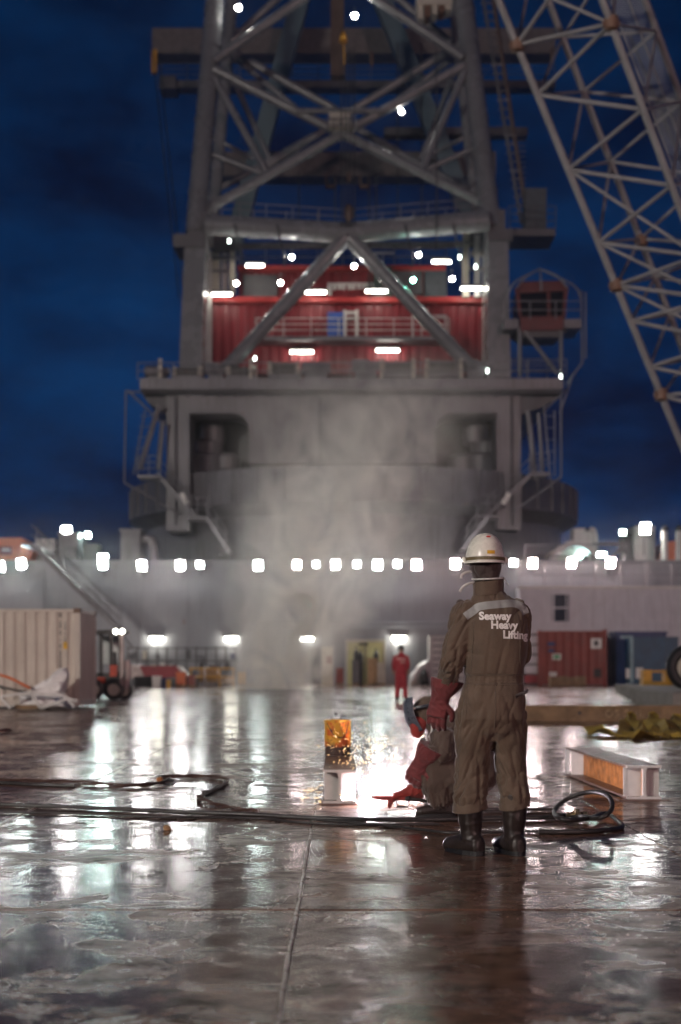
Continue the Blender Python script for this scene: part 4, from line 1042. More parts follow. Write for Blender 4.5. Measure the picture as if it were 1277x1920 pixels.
for x0, x1, lab in ((1108, 1150, 'dark tarred net heap on the roof left of the davit post'), (1158, 1205, 'dark tarred net heap on the roof right of the davit post')):
    tag(blob([(x0, 1098), (x0 + 6, 1090), ((x0 + x1) / 2, 1087), (x1 - 6, 1091), (x1, 1098)], 83.6, 1.2, 'net_heap', BLACK, None, .06, 2, x0), lab, 'net')
o = roof('machinery_casing', 'cream machinery casing with lit side on the right roof behind the rail', 'casing')
MB().pbox(980, 1058, 1012, 1100, 86.5, 1.0).obj('panel', CREAM, o); MB().pbox(1206, 1062, 1300, 1100, 86.9, 1.0).obj('panel', CREAM, o)
rail([P(985, 1062, 85.5), P(1120, 1062, 85.5)], 1.3, parent=o, mat=GREY)

# ---- boxes on deck at right
o = empty('red_workbox', G(1073, 1285)); tag(o, 'rusty red steel workbox container with white label', 'container')
d = 78.0
corrugated(1012, 1186, 1137, 1284, d, 2.4, .45, .04, 'shell', REDP, o)
mb = MB(); mb.pbox(1009, 1182, 1016, 1286, d - .06, .2); mb.pbox(1131, 1180, 1138, 1286, d - .06, .2); mb.obj('corner_post', REDP, o)
MB().pbox(1016, 1183, 1131, 1187, d - .05, .18).obj('top_rail', REDP, o)
MB().pbox(1108, 1197, 1128, 1216, d - .1, .04).obj('label_plate', LETTER, o); MB().pbox(1114, 1201, 1122, 1211, d - .12, .018).obj('label_symbol', INK, o)
MB().pbox(1114, 1254, 1127, 1270, d - .1, .05).obj('vent_grille', BLACK, o)
for x0, y0, x1, y1, mt in ((1027, 1204, 1041, 1211, BLUEP), (1028, 1217, 1040, 1223, BLUEP), (1036, 1226, 1052, 1237, LETTER), (1038, 1228, 1050, 1235, M('green_sign', (0.05, 0.3, 0.12), 0.5)), (1030, 1260, 1044, 1268, WHITE)):
    MB().pbox(x0, y0, x1, y1, d - (.1 if mt is not MATS.get('green_sign') else .115), .03).obj('sticker', mt, o)
o = empty('blue_workbox', G(1180, 1285)); tag(o, 'dark blue steel workbox behind the teal one', 'container')
MB().pbox(1156, 1186, 1250, 1284, 79.2, 2.0).obj('shell', BLUEP, o); MB().pbox(1154, 1184, 1252, 1188, 79.1, 2.2).obj('lid', BLUEP, o)
for k in range(5): MB().pbox(1158 + k * 20, 1190, 1161 + k * 20, 1284, 79.12, .077).obj('rib', BLUEP, o)
o = empty('teal_workbox', G(1220, 1286)); tag(o, 'teal blue steel box with pale posts in front of the dark blue one', 'container')
MB().pbox(1186, 1194, 1272, 1286, 76.6, 1.8).obj('shell', BLUE2, o); MB().pbox(1166, 1192, 1187, 1197, 76.55, .3).obj('top_rail', M('pale_blue_paint', (0.25, 0.38, 0.42), 0.5), o)
MB().pbox(1182, 1197, 1187.6, 1280, 76.5, .09).obj('post', M('pale_blue_paint', (0.25, 0.38, 0.42), 0.5), o)
MB().pbox(1174, 1253, 1181, 1272, 76.7, .05).obj('label_plate', LETTER, o); MB().pbox(1193, 1252, 1206, 1272, 76.52, .07).obj('label_plate', LETTER, o)
o = empty('pale_shelf_stack', G(998, 1285)); tag(o, 'stack of pale drawers between the standing worker and the red workbox', 'drawers')
for k in range(5): MB().pbox(984, 1192 + k * 18.5, 1008, 1207 + k * 18.5, 78.6, 1.0).obj('drawer', DW if k != 4 else MAROON, o)
MB().pbox(982, 1188, 1010, 1286, 78.9, .9).obj('shell', GREYD, o)
o = empty('pallet_load', G(1068, 1288)); tag(o, 'low pallet of scrap timber in front of the red workbox', 'pallet')
for k in range(4): MB().pbox(1032 + k * 17, 1270 - (k % 2) * 2, 1048 + k * 17, 1279, 75.0, .7).obj('timber_block', WOOD, o)
MB().pbox(1032, 1280, 1100, 1286, 75.0, .7).obj('pallet_deck', WOOD, o)
# yellow frame on slabs, tyre
o = empty('concrete_slab_stack', G(1250, 1310)); tag(o, 'row of grey mats stepping along the right edge of the deck', 'mats')
for k, (x, y, dd) in enumerate(((1203, 1290, 54), (1218, 1296, 48), (1240, 1304, 42), (1262, 1316, 37))):
    c = V(P(x, y, dd).x, dd, 0); MB().bb(c.x, c.x + 5, dd, dd + 5.2, 0.004, .34 + .02 * k).obj('mat', M('dusty_concrete', (0.22, 0.20, 0.18), 0.75, var=.2, scale=2, bump=.3), o)
o = empty('lifting_cradle', P(1230, 1282, 52)); tag(o, 'yellow steel lifting frame on the grey mats', 'frame')
zb = .385
xa, xb = P(1206, 1280, 55).x, P(1262, 1280, 55).x
zt2 = P(1206, 1256, 55).z
for x0, x1 in ((xa, xa + .34), (xb - .3, xb)): MB().bb(x0, x1, 55, 55.6, zb - .03, zt2).obj('upright', YELLOW, o)
MB().bb(xa + .342, xb - .302, 55.05, 55.5, zt2 - .1, zt2 - .02).obj('top_bar', YELLOW, o); MB().bb(xa + .342, xb - .302, 55.05, 55.5, zb - .03, zb + .1).obj('bottom_bar', YELLOW, o)
o = empty('fender_tyre', P(1290, 1290, 40)); tag(o, 'big black rubber tyre standing at the right picture edge', 'tyre')
c = P(1292, 1246, 40.5); mb = MB()
nt_, ns_ = 28, 10; vs = []; fs = []
RR, rr_ = .50, .16
c.z = .40 + RR + rr_
for i in range(nt_):
    t1 = 2 * PI * i / nt_
    for j in range(ns_):
        t2 = 2 * PI * j / ns_; q = RR + rr_ * math.cos(t2) * (1 + .03 * (i % 2))
        vs.append(c + V(q * math.cos(t1), rr_ * 1.2 * math.sin(t2), q * math.sin(t1)))
for i in range(nt_):
    for j in range(ns_): fs.append((i * ns_ + j, i * ns_ + (j + 1) % ns_, ((i + 1) % nt_) * ns_ + (j + 1) % ns_, ((i + 1) % nt_) * ns_ + j))
mb.add(vs, fs); mb.obj('tyre', BLACK, o, True); MB().lathe(c, [(.36, -.12), (.34, .12)], 20, 'y').obj('rim', CREAM, o, True)

# ---- long timber baulk with stencil
def text_mesh(body, size, off=0.0, space=1.0):
    cu = bpy.data.curves.new('lettering', 'FONT'); cu.body = body; cu.size = size; cu.offset = off; cu.space_character = space; cu.resolution_u = 3
    ob = bpy.data.objects.new('lettering', cu); COL.objects.link(ob)
    dg = bpy.context.evaluated_depsgraph_get(); me = bpy.data.meshes.new_from_object(ob.evaluated_get(dg))
    bpy.data.objects.remove(ob); bpy.data.curves.remove(cu); return me
BD = 28.4
tb = empty('timber_baulk', G(1140, 1353)); tag(tb, 'long wet brown baulk lying across the deck at right with faint stencil', 'baulk')
x0 = P(905, 1353, BD).x
for k in range(3):
    xa = x0 + k * 2.6; MB().bb(xa + .004, xa + 2.596, BD + random.uniform(0, .02), BD + .5, .004, .31 + random.uniform(-.006, .006)).obj('baulk_section', WOOD, tb)
MB().lathe(P(1087, 1337, BD - .005), [(.035, 0), (.035, .02)], 12, 'y').obj('bolt_head', INK, tb)
for word, wx in (('OS', 1134), ('SHL', 1171)):
    me = text_mesh(word, .22, .004, 1.1); q = P(wx, 1345, BD - .006)
    for v in me.vertices: v.co = Vector((q.x + v.co.x, q.y - .004, q.z + v.co.y))
    link_mesh('stencil', me, tb, [M('faint_stencil', (0.30, 0.21, 0.12), 0.8, var=.5, scale=12)])
# ---- olive slings in a heap
o = empty('lifting_sling', G(1220, 1378)); tag(o, 'crumpled olive yellow lifting sling on the wet deck at right', 'sling')
def ribbon(pts, w, mat, parent, name='sling_fold'):
    pts = spline(pts, 7); mb = MB(); vs = []; fs = []
    for i, p in enumerate(pts):
        t = (pts[min(i + 1, len(pts) - 1)] - pts[max(i - 1, 0)]).normalized(); a = t.cross(V(0, .5, .85)).normalized()
        tw = math.sin(i * .5) * .7; b = t.cross(a); a = a * math.cos(tw) + b * math.sin(tw); n = t.cross(a).normalized()
        for s_, h in ((-1, 1), (1, 1), (1, -1), (-1, -1)): q = p + a * w / 2 * s_ + n * .012 * h; q.z = max(q.z, .006 + .003 * h); vs.append(q)
    for i in range(len(pts) - 1):
        for k in range(4): fs.append((i * 4 + k, i * 4 + (k + 1) % 4, i * 4 + 4 + (k + 1) % 4, i * 4 + 4 + k))
    fs += [(0, 1, 2, 3), tuple((len(pts) - 1) * 4 + k for k in (3, 2, 1, 0))]
    mb.add(vs, fs); return mb.obj(name, mat, parent, True)
for pts in ([(1110, 1370, .1), (1130, 1374, .05), (1170, 1378, .04), (1200, 1376, .12)], [(1172, 1378, .03), (1180, 1366, .22), (1200, 1370, .16), (1222, 1378, .05), (1190, 1382, .04)], [(1205, 1378, .05), (1222, 1366, .22), (1236, 1370, .18), (1240, 1380, .03)], [(1228, 1378, .05), (1250, 1372, .12), (1275, 1378, .06), (1300, 1376, .05)], [(1258, 1378, .05), (1268, 1364, .2), (1285, 1370, .15), (1310, 1378, .05)]):
    ribbon([G(x, y + 6, 0) + V(0, 0, z) for x, y, z in pts], .26, STRAP, o)

# ================================================================== FOREGROUND STEEL
def ibeam(name, label, x, y, length, H, Wf, tf, tw, matside, yaw=0.0, stiff=(0.0,), endpaint=True):
    """I beam lying along y, near end at (x,y)"""
    o = empty(name, (x, y, 0)); tag(o, label, 'steel beam', 'short steel beams on the deck')
    z0 = .012
    def put(mb, nm, mt): ob = mb.obj(nm, mt, o); return ob
    put(MB().bb(x - Wf / 2, x + Wf / 2, y, y + length, z0, z0 + tf), 'bottom_flange', MILL)
    put(MB().bb(x - Wf / 2, x + Wf / 2, y, y + length, z0 + H - tf, z0 + H), 'top_flange', MILL)
    put(MB().bb(x - tw / 2, x + tw / 2, y + .002, y + length - .002, z0 + tf + .001, z0 + H - tf - .001), 'web', matside)
    # painted end faces
    e = .0035
    mb = MB(); mb.bb(x - Wf / 2 - .002, x + Wf / 2 + .002, y - e, y + .03, z0 - .002, z0 + tf + .002); mb.bb(x - Wf / 2 - .002, x + Wf / 2 + .002, y - e, y + .03, z0 + H - tf - .002, z0 + H + .002); mb.bb(x - tw / 2 - .002, x + tw / 2 + .002, y - e, y + .03, z0 + tf + .002, z0 + H - tf - .002)
    r = .03
    for sx in (-1, 1):
        for zz, sz in ((z0 + tf, 1), (z0 + H - tf, -1)):
            cx = x + sx * (tw / 2 + .002); poly = [(cx, zz)]
            for k in range(6):
                a = PI / 2 * k / 5; poly.append((cx + sx * r * (1 - math.sin(a)), zz + sz * r * (1 - math.cos(a))))
            mb.prism(poly, y - e, y + .03)
    put(mb, 'painted_end', PRIME)
    for s in stiff:
        for sx in (-1, 1):
            xa = x + sx * (tw / 2 + .001); xb = x + sx * (Wf / 2 - .006)
            put(MB().bb(min(xa, xb), max(xa, xb), y + s, y + s + .014, z0 + tf + .001, z0 + H - tf - .001), 'stiffener', PRIME)
    return o
b1 = G(637, 1509)
ibeam('steel_beam_stub', 'white-ended steel beam stub being cut, a bucket on top', b1.x, b1.y, 2.0, .265, .262, .018, .020, MILL, stiff=(.10,))
b2 = G(1205, 1501); b2.x = 2.50
ob2 = ibeam('steel_beam_stub', 'rusty orange steel beam with white stiffened end right of the standing worker', b2.x, b2.y, 2.6, .275, .285, .018, .020, RUST, stiff=(.06, 2.38))
MB().bb(b2.x - .16, b2.x - .124, b2.y + .06, b2.y + .075, .03, .268).obj('stiffener', PRIME, ob2)
MB().bb(b2.x - .155, b2.x - .125, b2.y + 2.5, b2.y + 2.58, .03, .268).obj('stiffener', PRIME, ob2)
ob2.rotation_euler.z = .035
for yy, nm in ((b2.y - .05, 'packing_plate'), (b2.y + 2.5, 'packing_plate')):
    MB().bb(b2.x - .22, b2.x + .20, yy, yy + .22, .0005, .0115).obj(nm, MILL, ob2)
MB().bb(b1.x - .17, b1.x + .15, b1.y - .03, b1.y + .25, .0005, .0115).obj('packing_plate', MILL, bpy.data.objects['steel_beam_stub'])
# ---- bucket on the beam
bk = V(b1.x - .02, b1.y + 1.86, .279)
bo = empty('pail', bk); tag(bo, 'scorched yellow ribbed pail with wire handle standing on the beam stub', 'pail')
prof = [(.118, 0), (.121, .01)]
for k in range(17):
    z = .03 + k * .0165; prof += [(.121, z - .006), (.1235, z - .003), (.1235, z + .003), (.121, z + .006)]
prof += [(.122, .315), (.127, .318), (.127, .328), (.120, .328), (.115, .20)]
def pailmat():
    m, t, out = nodes_of('scorched_yellow_pail'); b = t.nodes.new('ShaderNodeBsdfPrincipled'); t.links.new(b.outputs[0], out.inputs[0]); p = pos_node(t)
    n = noise_node(t, p, 9, 5, .6, .8); c = mixc(t, ramp(t, n, [(.42, 0.0), (.5, 1.0)]), (.62, .13, .02), (.72, .36, .03))
    c = mixc(t, ramp(t, noise_node(t, p, 14, 6, .7, .5), [(.55, 0.0), (.66, .9)]), c, (.06, .03, .02))
    sx = t.nodes.new('ShaderNodeSeparateXYZ'); t.links.new(p, sx.inputs[0])
    lo = math_node(t, 'SUBTRACT', .395, sx.outputs[2]); lo = math_node(t, 'MULTIPLY', math_node(t, 'ADD', lo, math_node(t, 'MULTIPLY', math_node(t, 'SUBTRACT', n, .5), .15)), 30, True)
    c = mixc(t, lo, c, (.07, .04, .03))      # darker brown towards the foot of the pail
    t.links.new(c, b.inputs['Base Color']); b.inputs['Roughness'].default_value = .42; return m
MB().lathe(bk, prof, 36, cap=False).obj('pail_body', pailmat(), bo, True)
MB().lathe(bk, [(.115, .01), (.115, .012)], 24).obj('pail_floor', MILL, bo)
mb = MB(); mb.tube(spline([bk + V(-.08, -.09, .31), bk + V(-.04, -.02, .36), bk + V(-.01, 0, .385), bk + V(.02, .0, .36), bk + V(.04, -.05, .31)], 6), .0045, 6)
mb.lathe(bk + V(-.01, 0, .385), [(.006, -.012), (.02, -.008), (.02, .008), (.006, .012)], 8); mb.obj('handle', WIRE, bo, True)
MB().tube(spline([bk + V(-.10, -.075, .30), bk + V(-.03, -.128, .19), bk + V(.06, -.118, .18), bk + V(.10, -.075, .30)], 7), .004, 6).obj('wire_bail', WIRE, bo, True)

# ---- hoses and cables
def ground_line(px, r, name, mat, label, cat, wob=.0, n=8):
    pts = spline([G(x, y) for x, y in px], n)
    pts = [V(p.x + noise.noise(p * 1.7) * wob, p.y + noise.noise(p * 1.3 + V(5, 5, 0)) * wob, r + .004) for p in pts]
    o = MB().tube(pts, r, 10).obj(name, mat, None, True); tag(o, label, cat); return o
ground_line([(-60, 1512), (0, 1514), (150, 1519), (300, 1526), (450, 1532), (600, 1540), (740, 1543), (880, 1541), (1000, 1539), (1060, 1537)], .0175, 'gas_hose', HOSE, 'thick black hose running right across the deck behind the worker', 'hose', .03)
ground_line([(-60, 1522), (0, 1526), (160, 1529), (320, 1535), (480, 1538), (560, 1545), (680, 1550), (820, 1549)], .009, 'gas_hose', HOSE, 'thin black hose lying just in front of the thick one', 'hose', .04)
ground_line([(420, 1528), (500, 1533), (600, 1541), (700, 1549), (800, 1561), (860, 1566), (960, 1563), (1060, 1564), (1130, 1560)], .010, 'gas_hose', HOSE, 'thin dark hose trailing past the boots of the standing worker', 'hose', .02)
# coil at right
o = empty('hose_coil', G(1100, 1545)); tag(o, 'loop of black hose with brass coupling right of the standing worker', 'hose')
lp = [G(1010, 1566) + V(0, 0, .02), G(1060, 1566) + V(0, 0, .02), G(1130, 1563) + V(0, 0, .02), G(1166, 1556) + V(0, 0, .02), G(1155, 1545) + V(0, 0, .03), G(1135, 1536) + V(0, 0, .04),
      G(1100, 1546) + V(0, 0, .04), G(1055, 1550) + V(0, 0, .05), G(1040, 1540) + V(0, 0, .07), G(1065, 1536) + V(0, 0.05, .14), G(1110, 1540) + V(0, .1, .2), G(1145, 1546) + V(0, .1, .19), G(1150, 1550) + V(0, .05, .12), G(1125, 1550) + V(0, 0, .06), G(1085, 1540) + V(0, 0, .035), G(1040, 1536) + V(0, 0, .03)]
MB().tube(spline(lp, 8), .017, 10).obj('hose_loop', HOSE, o, True)
mb = MB(); c = G(1078, 1537) + V(0, -.05, .045); mb.tube([c + V(-.07, 0, 0), c + V(-.03, 0, 0), c + V(-.025, 0, 0), c + V(.02, 0, 0), c + V(.025, 0, 0), c + V(.08, 0, 0)], [.018, .018, .032, .032, .02, .02], 8); mb.lathe(c + V(0, -.03, -.01), [(.02, -.02), (.02, .05)], 6)
mb.obj('coupling', M('tarnished_brass', (0.30, 0.24, 0.15), 0.35, metal=.8), o, True)
# twisted earth cable on the left
tw = empty('twisted_cable', G(200, 1471)); tag(tw, 'pair of twisted thin cables winding from the left edge to the thick hose', 'cable')
base = spline([G(x, y) for x, y in ((-60, 1466), (0, 1468), (80, 1470), (150, 1472), (230, 1478), (300, 1474), (318, 1466), (300, 1462), (350, 1460), (400, 1461), (424, 1468), (410, 1480), (380, 1494), (376, 1503), (400, 1514), (440, 1522), (480, 1528))], 10)
for ph in (0, PI):
    pts = []
    for i, p in enumerate(base):
        k = .045 if i < 60 else .022
        pts.append(p + V(math.sin(i * .42 + ph) * k * .8, math.sin(i * .42 + ph) * k * 1.6, .014 + .010 * (1 + math.cos(i * .42 + ph))))
    MB().tube(pts, .0105, 8).obj('cable_strand', M('brown_cable', (0.07, 0.035, 0.025), 0.5, var=.3, scale=12), tw, True)
ground_line([(-60, 1472), (0, 1472), (70, 1476), (140, 1478)], .018, 'gas_hose', HOSE, 'short dark hose end beside the twisted cables at left', 'hose')
for k, (x, y, s) in enumerate(((300, 1466, .035),)):
    c = G(x, y); mb = MB(); bmx = bmesh.new(); bmesh.ops.create_icosphere(bmx, subdivisions=2, radius=s)
    for v in bmx.verts: v.co *= 1 + .35 * noise.noise(v.co * 40); v.co.z *= .7
    me = bpy.data.meshes.new('knot'); bmx.to_mesh(me); bmx.free(); me.transform(Matrix.Translation(c + V(0, 0, s * .6))); link_mesh('cable_knot', me, tw, [RUST])
c = G(313, 1557); bmx = bmesh.new(); bmesh.ops.create_icosphere(bmx, subdivisions=2, radius=.028)
for v in bmx.verts: v.co *= 1 + .5 * noise.noise(v.co * 35); v.co.z *= .75
me = bpy.data.meshes.new('pebble'); bmx.to_mesh(me); bmx.free(); me.transform(Matrix.Translation(c + V(0, 0, .016)))
tag(link_mesh('pebble', me, None, [WOODP]), 'lone tan pebble on the wet deck below the thick hose', 'pebble')
o = MB()
for k in range(90):
    c = G(random.uniform(0, 1277), random.uniform(1420, 1760)); s = random.uniform(.002, .006)
    o.box(c + V(0, 0, .003), (s * 2, s * 1.5, s), Matrix.Rotation(random.uniform(0, 6), 3, 'Z'), .6)
o = o.obj('grit', M('rust_brown_steel', (0.16, 0.09, 0.06), 0.6)); o['kind'] = 'stuff'; o['label'] = 'scattered grit and slag crumbs on the deck'; o['category'] = 'grit'

# ================================================================== PEOPLE
def loft(rings, n=22):
    """rings: (centre, axis a * ra, axis b * rb)"""
    mb = MB(); vs = []
    for c, a, b in rings:
        for k in range(n):
            w = 2 * PI * k / n; cx, sx = math.cos(w), math.sin(w)
            cx = math.copysign(abs(cx) ** .85, cx); sx = math.copysign(abs(sx) ** .85, sx)
            vs.append(c + a * cx + b * sx)
    fs = []
    for i in range(len(rings) - 1):
        for k in range(n): fs.append((i * n + k, i * n + (k + 1) % n, (i + 1) * n + (k + 1) % n, (i + 1) * n + k))
    fs.append(tuple(reversed(range(n)))); fs.append(tuple(range((len(rings) - 1) * n, len(rings) * n)))
    return vs, fs
def stack(rows, n=24):           # rows: (cx, cy, z, rx, ry)
    return loft([(V(x, y, z), V(rx, 0, 0), V(0, ry, 0)) for x, y, z, rx, ry in rows], n)
def limb(pts, rs, n=16, sub=4, flat=1.0):
    P_ = spline(pts, sub); R_ = []
    for i in range(len(pts) - 1):
        for k in range(sub): R_.append(rs[i] + (rs[i + 1] - rs[i]) * k / sub)
    R_.append(rs[-1])
    a = None; rings = []
    for i, p in enumerate(P_):
        t = (P_[min(i + 1, len(P_) - 1)] - P_[max(i - 1, 0)]).normalized()
        if a is None: a = t.cross(V(0, 1, 0) if abs(t.y) < .8 else V(1, 0, 0)).normalized()
        a = (a - t * a.dot(t)).normalized(); b = t.cross(a)
        rings.append((p, a * R_[i], b * R_[i] * flat))
    # rounded ends
    t0 = (P_[1] - P_[0]).normalized(); t1 = (P_[-1] - P_[-2]).normalized()
    r0 = rings[0]; r1 = rings[-1]
    rings = [(r0[0] - t0 * R_[0] * .55, r0[1] * .5, r0[2] * .5)] + rings + [(r1[0] + t1 * R_[-1] * .55, r1[1] * .5, r1[2] * .5)]
    return loft(rings, n)
def ball(c, rx, ry, rz, n=18):
    rows = []
    for j in range(1, 10):
        a = PI * j / 10; rows.append((c.x, c.y, c.z - math.cos(a) * rz, math.sin(a) * rx, math.sin(a) * ry))
    return stack(rows, n)
def fuse(parts, voxel, smooth=6, fac=.5):
    mb = MB()
    for vs, fs in parts: mb.add(vs, fs)
    me = mb.mesh('fuse'); ob = bpy.data.objects.new('fuse', me); COL.objects.link(ob)
    m = ob.modifiers.new('r', 'REMESH'); m.mode = 'VOXEL'; m.voxel_size = voxel; m.adaptivity = 0
    if smooth:
        s = ob.modifiers.new('s', 'SMOOTH'); s.factor = fac; s.iterations = smooth
    dg = bpy.context.evaluated_depsgraph_get(); out = bpy.data.meshes.new_from_object(ob.evaluated_get(dg))
    bpy.data.objects.remove(ob); bpy.data.meshes.remove(me)
    return out
def ridge(x): return 1 - min(1, abs(x) * 2.2)
def wrinkle(me, bones, skip=None):
    """cloth folds: bones = (p0, p1, amplitude, folds per metre, slant)"""
    me.update(); co = [v.co.copy() for v in me.vertices]; no = [v.normal.copy() for v in me.vertices]
    for v, p, n_ in zip(me.vertices, co, no):
        best = None; tot = 0; acc = 0
        for (a, b, amp, fr, sl) in bones:
            ab = b - a; L = ab.length; t = max(0, min(1, (p - a).dot(ab) / (L * L))); q = p - (a + ab * t); d = q.length
            w = 1 / (d * d * d * d + 1e-6)
            u = ab / L; ax = u.cross(V(0, 1, 0)).normalized() if abs(u.y) < .9 else V(1, 0, 0); bx_ = u.cross(ax)
            qq = q.normalized() if d > 1e-6 else ax
            s = t * L * fr
            k = V(s + sl * qq.dot(ax) * 1.5, qq.dot(ax) * 1.1 + fr * .13, qq.dot(bx_) * 1.1)
            n1 = noise.noise(k); n2 = noise.noise(k * 1.9 + V(7, 2, 1))
            f = -max(0, 1 - abs(n1) * 3.4) ** 1.4 * .95 - max(0, 1 - abs(n2) * 4.0) ** 1.5 * .4 + noise.noise(k * .55 + V(3, 9, 2)) * .45 + .25
            # folds gather at both ends of the bone
            g = .45 + .55 * (abs(t - .45) * 2) ** 1.2
            acc += w * f * amp * g; tot += w
        d_ = acc / tot
        if skip: d_ *= skip(p)
        v.co = p + n_ * d_
    me.update()
def shade(me): me.polygons.foreach_set('use_smooth', [True] * len(me.polygons))
def xf(me, M4): me.transform(M4); return me

def glove(wrist, hand_dir, palm_n, cuff_from, scale=1.0, curl=.5, spread=1.0, thumb_side=1, voxel=.0055):
    """welding gauntlet: flared cuff, palm, four unequal fingers and a thumb from the side of the palm"""
    t = hand_dir.normalized(); nrm = (palm_n - t * palm_n.dot(t)).normalized(); s = t.cross(nrm).normalized() * thumb_side
    S = scale; parts = []
    cu = cuff_from - wrist
    parts.append(loft([(wrist + cu * 1.0, (s * .088 * S), nrm * .080 * S), (wrist + cu * .7, s * .080 * S, nrm * .070 * S), (wrist + cu * .35, s * .064 * S, nrm * .055 * S), (wrist, s * .050 * S, nrm * .040 * S), (wrist + t * .03 * S, s * .048 * S, nrm * .034 * S)], 20))
    pc = wrist + t * .055 * S
    parts.append(loft([(wrist + t * .005 * S, s * .046 * S, nrm * .034 * S), (pc, s * .056 * S, nrm * .032 * S), (wrist + t * .105 * S, s * .058 * S, nrm * .027 * S)], 18))
    for k, (off, ln) in enumerate(((.040, .078), (.014, .090), (-.013, .084), (-.038, .066))):
        p0 = wrist + t * .095 * S + s * off * S; pts = [p0 - t * .02 * S]; dirn = t.copy(); p = p0
        for j in range(3):
            ang = curl * (.5 + .5 * j) ; dd = (t * math.cos(ang) - nrm * math.sin(ang) + s * (off * 2.2 * spread)).normalized()
            p = p + dd * ln * S * (.42, .33, .25)[j]; pts.append(p)
        parts.append(limb(pts, [.0145 * S, .0145 * S, .0135 * S, .012 * S], 10, 3))
    p0 = wrist + t * .035 * S + s * .040 * S
    parts.append(limb([p0 - s * .015 * S, p0 + s * .03 * S + t * .02 * S, p0 + s * .042 * S + t * .05 * S - nrm * .012 * S, p0 + s * .036 * S + t * .078 * S - nrm * .024 * S], [.018 * S, .0175 * S, .0155 * S, .013 * S], 10, 3))
    me = fuse(parts, voxel, 4)
    for v in me.vertices:
        k = v.co * 26; v.co += v.normal * (ridge(noise.noise(k)) - .5) * .004 * S
    shade(me); return me

def boot(c, toe_dir, top_z, shaft_r, S=1.0, lean=V(0, 0, 0)):
    f = V(toe_dir[0], toe_dir[1], 0).normalized(); s = V(-f.y, f.x, 0)
    parts = [loft([(c + V(0, 0, .08 * S), s * .050 * S, f * .055 * S), (c + V(0, 0, .13 * S), s * .050 * S, f * .054 * S), (c + lean * .5 + V(0, 0, .2), s * shaft_r * .92, f * shaft_r), (c + lean + V(0, 0, top_z), s * shaft_r, f * shaft_r * 1.08)], 20)]
    parts.append(loft([(c - f * .085 * S + V(0, 0, .045 * S), s * .022 * S, V(0, 0, .040 * S)), (c - f * .07 * S + V(0, 0, .052 * S), s * .040 * S, V(0, 0, .050 * S)), (c - f * .02 * S + V(0, 0, .065 * S), s * .046 * S, V(0, 0, .062 * S)), (c + f * .05 * S + V(0, 0, .058 * S), s * .048 * S, V(0, 0, .055 * S)),
                       (c + f * .12 * S + V(0, 0, .046 * S), s * .054 * S, V(0, 0, .043 * S)), (c + f * .17 * S + V(0, 0, .040 * S), s * .050 * S, V(0, 0, .038 * S)), (c + f * .20 * S + V(0, 0, .034 * S), s * .030 * S, V(0, 0, .026 * S))], 18))
    up = fuse(parts, .0065, 5)
    for v in up.vertices:
        v.co += v.normal * (ridge(noise.noise(V(v.co.x * 9, v.co.y * 9, v.co.z * 22))) - .5) * .0025 * (1 if v.co.z > .07 else .2)
    shade(up)
    sole = MB(); prof = []
    for k in range(28):
        w = 2 * PI * k / 28; u = math.cos(w); wv = math.sin(w)
        ln = .205 if u > 0 else .095; wd = (.057 + .004 * u) * (1 - .12 * (u < -.2))
        prof.append(c + f * (abs(u) ** .8 * math.copysign(1, u)) * ln * S + s * wv * wd * S)
    n = len(prof); vs = [V(p.x, p.y, .003) for p in prof] + [V(p.x, p.y, .026 * S) for p in prof]
    fs = [tuple(reversed(range(n))), tuple(range(n, 2 * n))] + [(i, (i + 1) % n, (i + 1) % n + n, i + n) for i in range(n)]
    sole.add(vs, fs)
    return up, sole

# ---------------------------------------------------------------- standing worker (seen from behind)
PD = 8.36
po = V((918 - 638.5) / F * PD, PD, 0)
TR = Matrix.Translation(po)
per = empty('person', po); tag(per, 'worker standing with back turned in brown coverall and white hard hat', 'person')
def put(me, name, mat, parent=None):
    me.transform(TR); return link_mesh(name, me, parent or per, mat if isinstance(mat, (list, tuple)) else [mat])
torso = [(.015, 0, .66, .10, .08), (.012, -.005, .72, .185, .125), (.012, -.012, .80, .203, .150), (.014, -.010, .90, .198, .150), (.022, -.004, .98, .182, .136), (.028, 0, 1.03, .174, .128), (.034, 0, 1.10, .178, .130),
         (.038, .0, 1.20, .180, .134), (.040, .002, 1.30, .184, .138), (.036, .004, 1.38, .184, .134), (.028, .006, 1.44, .172, .118), (.016, .008, 1.49, .138, .098), (.006, .012, 1.525, .105, .082), (-.004, .016, 1.555, .078, .074), (-.006, .020, 1.60, .074, .076), (-.008, .02, 1.62, .070, .072)]
head = [(-.012, .03, 1.57, .055, .060), (-.016, .035, 1.625, .074, .088), (-.020, .04, 1.68, .094, .108), (-.022, .04, 1.74, .096, .112), (-.022, .04, 1.80, .085, .10), (-.022, .04, 1.84, .05, .06)]
sh = V(-.140, .005, 1.405); el = V(-.222, -.005, 1.135); wr_ = V(-.245, .13, .985)
shr = V(.168, .01, 1.42); elr = V(.188, .09, 1.17); wrr = V(.10, .29, 1.12)
hipL, kneeL, ankL = V(-.088, 0, .80), V(-.102, .02, .48), V(-.116, -.005, .315)
hipR, kneeR, ankR = V(.112, 0, .80), V(.130, .02, .48), V(.148, -.005, .315)
